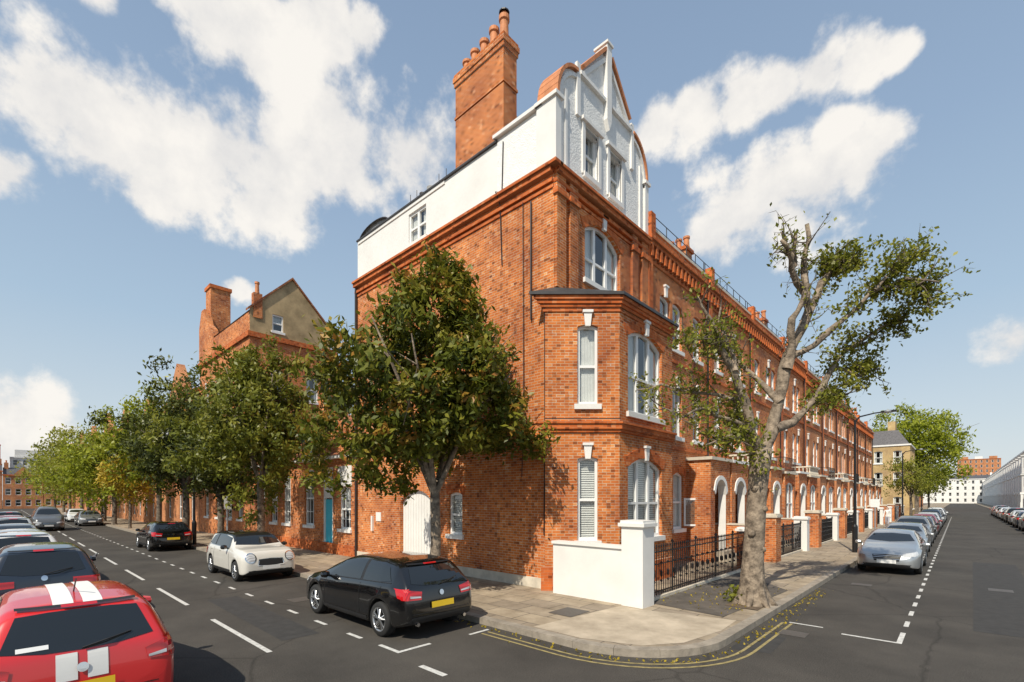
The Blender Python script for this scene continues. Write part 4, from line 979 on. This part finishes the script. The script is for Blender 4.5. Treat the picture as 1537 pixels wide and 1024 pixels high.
def decal(mb,bvh,top,bot,dr,mat,nu=10,nv=5,off=.006):
    def samp(pl,t):
        f=t*(len(pl)-1); i=min(int(f),len(pl)-2); f-=i; return (pl[i][0]+(pl[i+1][0]-pl[i][0])*f,pl[i][1]+(pl[i+1][1]-pl[i][1])*f)
    G={}
    for i in range(nu+1):
        a=samp(top,i/nu); b=samp(bot,i/nu)
        for j in range(nv+1):
            t=j/nv; p=a[0]+(b[0]-a[0])*t; q=a[1]+(b[1]-a[1])*t
            if dr=='rear': o=Vector((-4,p,q)); d=Vector((1,0,0))
            elif dr=='front': o=Vector((4,p,q)); d=Vector((-1,0,0))
            elif dr=='left': o=Vector((p,3,q)); d=Vector((0,-1,0))
            elif dr=='right': o=Vector((p,-3,q)); d=Vector((0,1,0))
            else: o=Vector((p,q,4)); d=Vector((0,0,-1))
            h=bvh.ray_cast(o,d)
            if h[0] is not None:
                nn=h[1] if h[1].dot(d)<0 else -h[1]
                G[i,j]=h[0]+nn*off
    for i in range(nu):
        for j in range(nv):
            k=[(i,j),(i+1,j),(i+1,j+1),(i,j+1)]
            if all(x in G for x in k): mb.poly([G[x] for x in k],mat)
PC={}
def car(kind,pc,loc,yaw,roof=None,stripes=False,name='parked_car',metal=.0,rearplate='platey',spk=5,rough=.3):
    K=KINDS[kind]; L=K['L']; w=K['w']; me,bvh=body(kind)
    key=(pc,metal); 
    if key not in PC: PC[key]=paint('car_paint_%d'%len(PC),pc,metal,rough)
    pm=PC[key]; rm=pm
    if roof: 
        if (roof,0) not in PC: PC[(roof,0)]=paint('car_paint_%d'%len(PC),roof,0)
        rm=PC[(roof,0)]
    o=Obj(name,loc,yaw); m2=me.copy(); m2.materials[0]=pm; m2.materials[1]=M['trim']; m2.materials[2]=rm
    b=bpy.data.objects.new('body',m2); COL.objects.link(b); b.parent=o.e
    I=lambda t,x: float(np.interp(x,[a for a,b in t],[b for a,b in t]))
    top=lambda X: I(K['top'],X+L/2); bel=lambda X: I(K['belt'],X+L/2)
    G=o['windows']; Lm=o['lamps']; Tr=o['trim_parts']
    xr=-L/2+{'sedan':.95,'mini':.32,'supermini':.38}.get(kind,.42)
    xf={'hatch':3.0,'mini':2.66,'suv':2.98,'sedan':3.2,'van':4.05,'supermini':2.80}[kind]-L/2
    xt={'hatch':2.42,'mini':2.38,'suv':2.5,'sedan':2.6,'van':3.55,'supermini':2.28}[kind]-L/2
    xm=(xr+xt)/2+.10
    if kind=='mini': xm=xr+.75
    def gz(X,f): return bel(X)+.035+(top(X)-bel(X)-.035)*f
    for side in ('left','right'):
        if kind!='van':
            x0=xr+.18
            decal(G,bvh,[(x0+.12,gz(x0+.12,.72)),((x0+xm)/2,gz((x0+xm)/2,.80)),(xm-.05,gz(xm,.83))],[(x0-.08,gz(x0,.10)),((x0+xm)/2,gz(xm,0)),(xm-.05,gz(xm,0))],side,'cglass')
            decal(G,bvh,[(xm+.05,gz(xm,.83)),((xm+xt)/2,gz((xm+xt)/2,.82)),(xt+.02,gz(xt,.78))],[(xm+.05,gz(xm,0)),((xm+xf)/2,gz((xm+xf)/2,0)),(xf-.12,gz(xf-.12,.02))],side,'cglass')
            decal(Tr,bvh,[(xm-.05,gz(xm,.83)),(xm+.05,gz(xm,.83))],[(xm-.05,gz(xm,0)),(xm+.05,gz(xm,0))],side,'trim',2,5,.004)
            decal(Tr,bvh,[(x0-.1,bel(x0)+.045),(xf-.1,bel(xf)+.035)],[(x0-.1,bel(x0)+.03),(xf-.1,bel(xf)+.02)],side,'chrome' if kind in('mini','sedan') else 'trim',16,1,.010)
            lines=[[(xm,.98*bel(xm)),(xm-.01,.32)],[(xf-.05,bel(xf)*.97),(xf+.02,.32)],[(xr+.35,bel(xr)*.97),(xr+.50,.62)]]
        else:
            decal(G,bvh,[(1.0-.0,1.68),(xt+.1,1.66)],[(1.0,1.14),(xf,1.14)],side,'cglass')
            lines=[[(.9,1.8),(.9,.35)],[(-.5,1.8),(-.5,.35)]]
        for ln in lines:
            (xa,za),(xb,zb)=ln
            decal(Tr,bvh,[(xa-.006,za),(xa+.006,za)],[(xb-.006,zb),(xb+.006,zb)],side,'trim',1,8,.004)
        for hx in (xm-.18,xf-.85):
            z=bel(hx)-.09; decal(Tr,bvh,[(hx-.16,z+.012),(hx,z+.012)],[(hx-.16,z-.012),(hx,z-.012)],side,pm,3,1,.025)
        decal(Tr,bvh,[(-L*.5+K['wh'][0]+.42,.33),(-L*.5+K['wh'][1]-.42,.33)],[(-L*.5+K['wh'][0]+.42,.235),(-L*.5+K['wh'][1]-.42,.235)],side,'trim',10,2,.008)
        sg=1 if side=='left' else -1
        Tr.lathe((xf-.22,sg*(w+.075),bel(xf)+.07),[(.01,-.10),(.055,-.08),(.075,0),(.055,.08),(.01,.10)],rm if kind=='mini' else pm,8,axis='y')
        Tr.tube([(xf-.22,sg*(w-.1),bel(xf)+.01),(xf-.22,sg*(w+.04),bel(xf)+.05)],.025,'trim',6)
    zf1=top(xt)-.05
    zf0=top(xf+.12)+.02
    wtop=.56 if kind=='mini' else .52
    decal(G,bvh,[(-wtop,zf1-.02),(0,zf1+.01),(wtop,zf1-.02)],[(-.68,zf0+.02),(0,zf0-.02),(.68,zf0+.02)],'front','cglass',12,6)
    rb=I(K['belt'],.3)
    if kind=='sedan': decal(G,bvh,[(-.48,1.35),(.48,1.35)],[(-.62,1.10),(.62,1.10)],'rear','cglass',10,5)
    else:
        tz=I(K['top'],.46)-.045
        decal(G,bvh,[(-.50,tz-.02),(-.25,tz-.003),(0,tz),(.25,tz-.003),(.50,tz-.02)],[(-.62,rb+.07),(-.3,rb+.02),(0,rb+.01),(.3,rb+.02),(.62,rb+.07)],'rear','cglass',16,6)
        decal(Tr,bvh,[(-.50,tz+.035),(.50,tz+.035)],[(-.5,tz+.015),(.5,tz+.015)],'rear','trim',6,1,.03)
        decal(Lm,bvh,[(-.15,tz+.03),(.15,tz+.03)],[(-.15,tz+.01),(.15,tz+.01)],'rear','tail',6,1,.035)
        Tr.tube([(-L/2+.05,0,rb+.03),(-L/2+.05,-.2,rb+.08),(-L/2+.12,-.42,rb+.12)],.010,'trim',5)
    for sg in (1,-1):
        if kind=='mini': Q=[(.60*sg,.90),(.76*sg,.90)],[(.60*sg,.66),(.76*sg,.66)]
        elif kind=='suv': Q=[(.42*sg,.98),(.84*sg,.98)],[(.42*sg,.86),(.84*sg,.84)]
        elif kind=='van': Q=[(.84*sg,1.3),(.92*sg,1.3)],[(.84*sg,.8),(.92*sg,.8)]
        elif kind=='supermini': Q=[(.54*sg,.88),(.82*sg,.98)],[(.56*sg,.76),(.82*sg,.74)]
        else: Q=[(.44*sg,.88),(.82*sg,.95)],[(.47*sg,.74),(.82*sg,.76)]
        decal(Lm,bvh,Q[0],Q[1],'rear','tail',8,4,.012)
        if kind in('supermini','hatch'):
            a_=[(Q[0][0][0]*.9+Q[0][1][0]*.1,.80),(Q[0][0][0]*.3+Q[0][1][0]*.7,.83)]; decal(Lm,bvh,a_,[(a_[0][0],.775),(a_[1][0],.79)],'rear','head',4,1,.016)
        xl=-L/2+.02
        if kind not in('van',): decal(Lm,bvh,[(xl+.02,Q[0][1][1]),(xl+.32,Q[0][1][1]-.01)],[(xl+.02,Q[1][1][1]),(xl+.22,Q[1][1][1]+.03)],'left' if sg>0 else 'right','tail',6,3,.010)
        if kind=='mini':
            for rr_,mt,of in ((.155,'chrome',.012),(.125,'head',.022)):
                pts=[(.58*sg+rr_*math.cos(a),.745+rr_*math.sin(a)) for a in [math.pi*i/8 for i in range(9)]]; pb=[(.58*sg+rr_*math.cos(a),.745-rr_*math.sin(a)) for a in [math.pi*i/8 for i in range(9)]]
                decal(Lm,bvh,pts,pb,'front',mt,8,5,of)
        else:
            decal(Lm,bvh,[(.42*sg,.70),(.80*sg,.79)],[(.46*sg,.60),(.80*sg,.66)],'front','head',8,4,.012)
            decal(Lm,bvh,[(L/2-.42,.80),(L/2-.16,.74)],[(L/2-.40,.70),(L/2-.14,.63)],'left' if sg>0 else 'right','head',6,3,.010)
    if kind=='mini':
        decal(Tr,bvh,[(-.36,.70),(0,.72),(.36,.70)],[(-.40,.50),(0,.47),(.40,.50)],'front','chrome',10,4,.008)
        decal(Tr,bvh,[(-.33,.68),(0,.70),(.33,.68)],[(-.37,.52),(0,.49),(.37,.52)],'front','trim',10,4,.014)
    else:
        decal(Tr,bvh,[(-.40,.66),(0,.68),(.40,.66)],[(-.34,.46),(0,.44),(.34,.46)],'front','trim',10,4,.010)
        for zz in (.52,.58,.63): decal(Tr,bvh,[(-.36,zz+.006),(.36,zz+.006)],[(-.36,zz-.006),(.36,zz-.006)],'front','chrome',8,1,.018)
    decal(Tr,bvh,[(-.66,.36),(.66,.36)],[(-.56,.26),(.56,.26)],'front','trim',10,2,.010)
    decal(Tr,bvh,[(-.70,.44),(.70,.44)],[(-.64,.32),(.64,.32)],'rear','trim',10,3,.010)
    decal(Tr,bvh,[(-.262,.50),(.262,.50)],[(-.262,.39),(.262,.39)],'front','platew',2,1,.03)
    pz={'mini':.62,'hatch':.62,'suv':.80,'sedan':.62,'van':.85,'supermini':.60}[kind]
    decal(Tr,bvh,[(-.262,pz+.055),(.262,pz+.055)],[(-.262,pz-.055),(.262,pz-.055)],'rear',rearplate,2,1,.03)
    cpts=[(.05*math.cos(a),pz+.2+.05*math.sin(a)) for a in [math.pi*i/8 for i in range(9)]]; cpb=[(x,2*(pz+.2)-z) for x,z in cpts]
    decal(Tr,bvh,cpts,cpb,'rear','chrome',8,3,.02)
    decal(Tr,bvh,[(-.66,.50),(.66,.50)],[(-.66,.488),(.66,.488)],'rear','trim',10,1,.004)
    if stripes:
        for y in (-.125,.125):
            decal(Tr,bvh,[(-L/2+.42,y-.085),(xt-.0,y-.085)],[(-L/2+.42,y+.085),(xt,y+.085)],'top','white',14,3,.006)
            decal(Tr,bvh,[(y-.085,rb-.01),(y+.085,rb-.01)],[(y-.085,pz+.08),(y+.085,pz+.08)],'rear','white',3,8,.007)
        decal(Tr,bvh,[(.26,rb+.10),(.50,rb+.10)],[(.26,rb+.06),(.50,rb+.06)],'rear','platew',3,1,.012)
        Tr.tube([(-1.0,0,1.46),(-1.3,0,1.66)],.008,'trim',5)
    if kind in('hatch','sedan','suv'):
        for y in (-.55,.55): Tr.tube([(-L/2+.0,y,.30),(-L/2+.06,y,.30)],.035,'chrome',8)
    for wx in K['wh']:
        for sg in (1,-1):
            Wm=o['wheels']; r=K['r']; x=wx-L/2; y=sg*(w-.115)
            Wm.lathe((x,y,r),[(r*.62,-.10),(r*.93,-.10),(r*.99,-.07),(r,-.03),(r,.03),(r*.99,.07),(r*.93,.10),(r*.68,.10)],'tyre',28,axis='y')
            Wm.lathe((x,y,r),[(0,sg*.03),(r*.62,sg*.02),(r*.69,sg*.10)],'rimd',24,axis='y')
            Wm.lathe((x,y,r),[(r*.62,sg*.075),(r*.64,sg*.103),(r*.70,sg*.104)],'rim',24,axis='y')
            Wm.lathe((x,y,r),[(0,sg*.10),(r*.13,sg*.10),(r*.17,sg*.07)],'rim',12,axis='y')
            for k in range(spk):
                a0=2*math.pi*k/spk+.3
                for da in (-.13,.13):
                    ca,sa=math.cos(a0+da*.6),math.sin(a0+da*.6); ca2,sa2=math.cos(a0+da*1.6),math.sin(a0+da*1.6)
                    Wm.tube([(x+ca*r*.12,y+sg*.085,r+sa*r*.12),(x+ca2*r*.64,y+sg*.09,r+sa2*r*.64)],[.020,.016],'rim',5)
    o.done(smooth=('windows','lamps','wheels')); return o
pi=math.pi
BLACK=(.004,.004,.0045); SILVER=(.50,.52,.53); GREY=(.14,.145,.15); CREAM=(.70,.68,.62); RED=(.66,.022,.022); NAVY=(.012,.02,.035); WHITE=(.75,.75,.74); DRED=(.25,.01,.01)
car('hatch',BLACK,(-9.3,5.72,.004),pi,name='parked_hatchback_car',rough=.15)
car('mini',CREAM,(-17.75,5.83,.004),0,roof=(.012,.012,.013),name='parked_small_car')
car('hatch',BLACK,(-30.3,5.8,.004),pi,name='parked_hatchback_car')
car('sedan',GREY,(-61,5.8,.004),0); car('hatch',WHITE,(-72,5.8,.004),0)
car('van',GREY,(-54.5,2.6,.004),0,name='grey_van',metal=.3)
car('supermini',RED,(-8.8,.60,.004),pi,stripes=True,name='parked_hatchback_car')
car('suv',NAVY,(-15.4,.6,.004),pi,name='parked_suv')
for i,(kd,cc) in enumerate((('suv',WHITE),('hatch',SILVER),('sedan',GREY),('suv',SILVER),('hatch',WHITE),('hatch',DRED),('suv',BLACK),('sedan',SILVER))):
    car(kd,cc,(-21.2-5.4*i,.45,.004),pi)
car('sedan',SILVER,(-1.82,22.9,.004),-pi/2,metal=.7,name='parked_saloon_car')
car('hatch',(.35,.37,.38),(-1.9,29.4,.004),-pi/2,metal=.6,name='parked_hatchback_car')
for i,(kd,cc) in enumerate((('suv',GREY),('hatch',BLACK),('sedan',DRED),('hatch',SILVER),('suv',NAVY),('hatch',GREY),('suv',WHITE),('sedan',BLACK))):
    car(kd,cc,(-1.95,35.4+5.8*i,.004),-pi/2)
for i,(kd,cc) in enumerate((('hatch',BLACK),('suv',GREY),('sedan',NAVY),('hatch',SILVER),('suv',BLACK),('hatch',GREY),('sedan',WHITE),('hatch',BLACK),('suv',GREY),('hatch',DRED))):
    car(kd,cc,(4.45,50+6.0*i,.004),pi/2)
# ------------------------------------------------------------ street furniture
def lamp_post(x,y,h,arm=(1.2,0)):
    o=Obj('street_lamp'); m=o['column']
    m.lathe((x,y,.1),[(.11,0),(.11,1.2),(.07,1.3),(.05,h*.6),(.045,h)],'iron',10)
    ax,ay=arm; m.tube([(x,y,h),(x+ax*.15,y+ay*.15,h+.22),(x+ax*.6,y+ay*.6,h+.32),(x+ax,y+ay,h+.34)],[.045,.035,.03,.03],'iron',7)
    l=o['lantern']; X=x+ax;Y=y+ay
    l.lathe((X,Y,h+.28),[(.0,0),(.13,.0),(.16,.05),(.10,.12),(0,.14)],'galv',10); l.box(X-.25,X+.3,Y-.09,Y+.09,h+.30,h+.38,'iron')
    o.done()
lamp_post(-3.5,26.8,6.1); lamp_post(-3.5,52,6.3); lamp_post(-3.5,80,6.3); lamp_post(-30.0,7.1,5.6,(0,-1.1)); lamp_post(-64,7.1,5.6,(0,-1.1))
o=Obj('parking_sign'); o['pole'].tube([(-3.4,33,.1),(-3.4,33,2.6)],.035,'galv',8); o['plate'].box(-3.6,-3.2,32.95,32.96,2.1,2.55,'platew'); o.done()
o=Obj('parking_sign'); o['pole'].tube([(-24.5,7.1,.1),(-24.5,7.1,2.7)],.035,'galv',8); o['plate'].box(-24.44,-24.43,6.95,7.25,2.1,2.6,'platew'); o.done()
def skinfig(name,part,J,E,loc,yaw,ramp,zs):
    o=Obj(name,loc,yaw)
    me=bpy.data.meshes.new(part); me.from_pydata([j[:3] for j in J],E,[]); ob=bpy.data.objects.new(part,me); COL.objects.link(ob)
    ob.modifiers.new('k','SKIN'); sv=me.skin_vertices[0].data
    for i,j in enumerate(J): sv[i].radius=(j[3],j[4])
    sv[0].use_root=True
    ob.modifiers.new('s','SUBSURF').levels=2; ob.modifiers['s'].render_levels=2
    mt,nt,b=newmat(name+'_colours'); L=nt.links; tc=N(nt,'ShaderNodeTexCoord'); sp=N(nt,'ShaderNodeSeparateXYZ'); L.new(tc.outputs['Object'],sp.inputs[0])
    r=N(nt,'ShaderNodeValToRGB'); r.color_ramp.interpolation='CONSTANT'; e=r.color_ramp.elements; e[0].color=rgba(ramp[0][1]); e[1].position=ramp[1][0]; e[1].color=rgba(ramp[1][1])
    for p_,c in ramp[2:]: q=e.new(p_); q.color=rgba(c)
    mm=N(nt,'ShaderNodeMath',operation='DIVIDE'); mm.inputs[1].default_value=zs; L.new(sp.outputs['Z'],mm.inputs[0]); L.new(mm.outputs[0],r.inputs['Fac']); L.new(r.outputs['Color'],b.inputs['Base Color'])
    b.inputs['Roughness'].default_value=.8
    me.materials.append(mt); ob.parent=o.e; o.done()
J=[(0,0,.95,.13,.10),(0,0,1.12,.13,.10),(0,0,1.32,.16,.11),(0,0,1.46,.09,.08),(.01,0,1.53,.05,.05),(.02,0,1.60,.075,.07),(.02,0,1.70,.085,.078),(.02,0,1.77,.05,.05),
   (0,.18,1.42,.06,.06),(-.06,.22,1.16,.045,.045),(.06,.23,.93,.035,.035),(.10,.23,.83,.035,.02),
   (0,-.18,1.42,.06,.06),(.04,-.22,1.16,.045,.045),(.16,-.23,.95,.035,.035),(.20,-.23,.86,.035,.02),
   (.0,.09,.88,.09,.09),(.14,.09,.50,.065,.065),(.22,.09,.09,.045,.045),(.36,.09,.04,.04,.03),
   (.0,-.09,.88,.09,.09),(-.02,-.09,.48,.065,.065),(-.22,-.09,.12,.045,.045),(-.10,-.09,.03,.04,.03)]
E=[(0,1),(1,2),(2,3),(3,4),(4,5),(5,6),(6,7),(3,8),(8,9),(9,10),(10,11),(3,12),(12,13),(13,14),(14,15),(0,16),(16,17),(17,18),(18,19),(0,20),(20,21),(21,22),(22,23)]
skinfig('pedestrian','figure',J,E,(-4.4,50.6,.12),-pi/2,[(0,(.02,.02,.02)),(.06,(.35,.35,.4)),(.5,(.75,.73,.70)),(.79,(.55,.33,.24)),(.905,(.06,.04,.03))],1.9)
J=[(0,0,.13,.06,.06),(.07,0,.16,.045,.05),(.11,0,.21,.025,.025),(.125,0,.25,.026,.026),(.16,0,.245,.008,.008),(-.09,0,.11,.035,.03),(-.19,0,.09,.03,.008),(.01,.02,.06,.008,.008),(.02,.02,.005,.008,.005),(.01,-.02,.06,.008,.008),(.02,-.02,.005,.008,.005)]
E=[(0,1),(1,2),(2,3),(3,4),(0,5),(5,6),(0,7),(7,8),(0,9),(9,10)]
skinfig('pigeon','bird',J,E,(-27,2.75,.004),.6,[(0,(.35,.08,.06)),(.2,(.12,.12,.14)),(.75,(.05,.07,.08))],.28)
# ------------------------------------------------------------ world sky
w=bpy.data.worlds.new('World'); SC.world=w; w.use_nodes=True; nt=w.node_tree; L=nt.links
bg=nt.nodes['Background']; bg.inputs['Strength'].default_value=.1
sky=N(nt,'ShaderNodeTexSky',sky_type='NISHITA'); sky.sun_disc=False; sky.sun_elevation=rad(47); sky.sun_rotation=rad(165)
sky.air_density=1.0; sky.dust_density=1.5; sky.ozone_density=1.3
tc=N(nt,'ShaderNodeTexCoord'); nv=N(nt,'ShaderNodeVectorMath',operation='NORMALIZE'); L.new(tc.outputs['Generated'],nv.inputs[0])
sz=N(nt,'ShaderNodeSeparateXYZ'); L.new(nv.outputs[0],sz.inputs[0])
hr=N(nt,'ShaderNodeValToRGB'); e=hr.color_ramp.elements
e[0].position=0; e[0].color=(7.8,8.1,8.2,1); e[1].position=.75; e[1].color=(2.7,3.8,5.5,1)
for p_,c in ((.10,(6.6,7.5,8.0)),(.30,(4.5,6.0,7.5)),(.52,(3.4,4.7,6.5))): q=e.new(p_); q.color=rgba(c)
L.new(sz.outputs['Z'],hr.inputs['Fac'])
hm=N(nt,'ShaderNodeMix',data_type='RGBA'); hm.inputs[0].default_value=.85; L.new(sky.outputs[0],hm.inputs[6]); L.new(hr.outputs['Color'],hm.inputs[7])
nz=N(nt,'ShaderNodeTexNoise'); nz.inputs['Scale'].default_value=8.0; nz.inputs['Detail'].default_value=6; nz.inputs['Roughness'].default_value=.6
L.new(nv.outputs[0],nz.inputs['Vector'])
nw=N(nt,'ShaderNodeTexNoise'); nw.inputs['Scale'].default_value=3.4; nw.inputs['Detail'].default_value=3
L.new(nv.outputs[0],nw.inputs['Vector'])
wm=N(nt,'ShaderNodeVectorMath',operation='MULTIPLY_ADD'); wm.inputs[1].default_value=(.10,.10,.08); wm.inputs[2].default_value=(-.05,-.05,-.04); L.new(nw.outputs['Color'],wm.inputs[0])
wa=N(nt,'ShaderNodeVectorMath',operation='ADD'); L.new(nv.outputs[0],wa.inputs[0]); L.new(wm.outputs[0],wa.inputs[1])
blobs=[(95,160,78),(160,215,88),(250,245,92),(340,225,92),(430,255,92),(520,235,98),(620,235,78),(500,165,55),(230,295,48),(390,310,45),
(300,30,58),(375,50,78),(480,45,72),(545,45,40),(140,0,38),
(985,185,36),(1045,162,40),(1105,140,42),(1165,118,40),(1225,100,42),(1285,85,38),(1335,78,22),
(1060,362,46),(1110,325,54),(1165,285,57),(1230,290,60),(1290,260,55),(1330,215,34),(1255,215,34),(1185,345,42),
(1525,510,40),(30,650,62),(10,265,38),(360,445,16)]
prev=None
for (x,y,r) in blobs:
    a=pix_dir(x,y).normalized(); b2=pix_dir(x,y+r).normalized(); rr=(a-b2).length*1.2
    ds=N(nt,'ShaderNodeVectorMath',operation='DISTANCE'); L.new(wa.outputs[0],ds.inputs[0]); ds.inputs[1].default_value=a
    ma=N(nt,'ShaderNodeMath',operation='MULTIPLY_ADD'); L.new(ds.outputs['Value'],ma.inputs[0]); ma.inputs[1].default_value=-1/rr; ma.inputs[2].default_value=1.0
    if prev is None: prev=ma
    else:
        mx=N(nt,'ShaderNodeMath',operation='SMOOTH_MAX'); mx.inputs[2].default_value=.25; L.new(prev.outputs[0],mx.inputs[0]); L.new(ma.outputs[0],mx.inputs[1]); prev=mx
cl=N(nt,'ShaderNodeMath',operation='MAXIMUM'); L.new(prev.outputs[0],cl.inputs[0]); cl.inputs[1].default_value=-.9
cs=N(nt,'ShaderNodeMath',operation='MULTIPLY_ADD'); L.new(nz.outputs['Fac'],cs.inputs[0]); cs.inputs[1].default_value=3.4; cs.inputs[2].default_value=-1.68
ad=N(nt,'ShaderNodeMath',operation='ADD'); L.new(cl.outputs[0],ad.inputs[0]); L.new(cs.outputs[0],ad.inputs[1])
mr=N(nt,'ShaderNodeMapRange',interpolation_type='SMOOTHSTEP'); mr.inputs['From Min'].default_value=-.15; mr.inputs['From Max'].default_value=.5; L.new(ad.outputs[0],mr.inputs['Value'])
ccr=N(nt,'ShaderNodeValToRGB'); ccr.color_ramp.elements[0].position=.40; ccr.color_ramp.elements[1].position=.62
ccr.color_ramp.elements[0].color=(8.0,7.85,7.7,1); ccr.color_ramp.elements[1].color=(9.8,9.4,8.8,1); L.new(nz.outputs['Fac'],ccr.inputs['Fac'])
mo=N(nt,'ShaderNodeMath',operation='MULTIPLY'); mo.inputs[1].default_value=.96; L.new(mr.outputs[0],mo.inputs[0])
mix=N(nt,'ShaderNodeMix',data_type='RGBA'); L.new(mo.outputs[0],mix.inputs[0]); L.new(hm.outputs[2],mix.inputs[6]); L.new(ccr.outputs['Color'],mix.inputs[7])
L.new(mix.outputs[2],bg.inputs['Color'])
sl=bpy.data.lights.new('sun','SUN'); sl.energy=5.0; sl.angle=rad(.5); sl.color=(1,.92,.78); so=bpy.data.objects.new('sun',sl); COL.objects.link(so)
el=rad(47); hd=Vector((-.27,1,0)).normalized(); ld=Vector((hd.x*math.cos(el),hd.y*math.cos(el),-math.sin(el)))
so.rotation_euler=ld.to_track_quat('-Z','Y').to_euler()
cd=bpy.data.cameras.new('camera'); cam=bpy.data.objects.new('camera',cd); COL.objects.link(cam)
cam.location=(0,0,CH); cam.rotation_euler=(rad(90),0,rad(YAW)); cd.sensor_width=36; cd.lens=36*FPX/1537; cd.shift_y=(HY-512)/1537; cd.clip_end=3000; cd.clip_start=.1
SC.camera=cam
SC.view_settings.view_transform='Standard'; SC.view_settings.look='None'; SC.view_settings.exposure=0
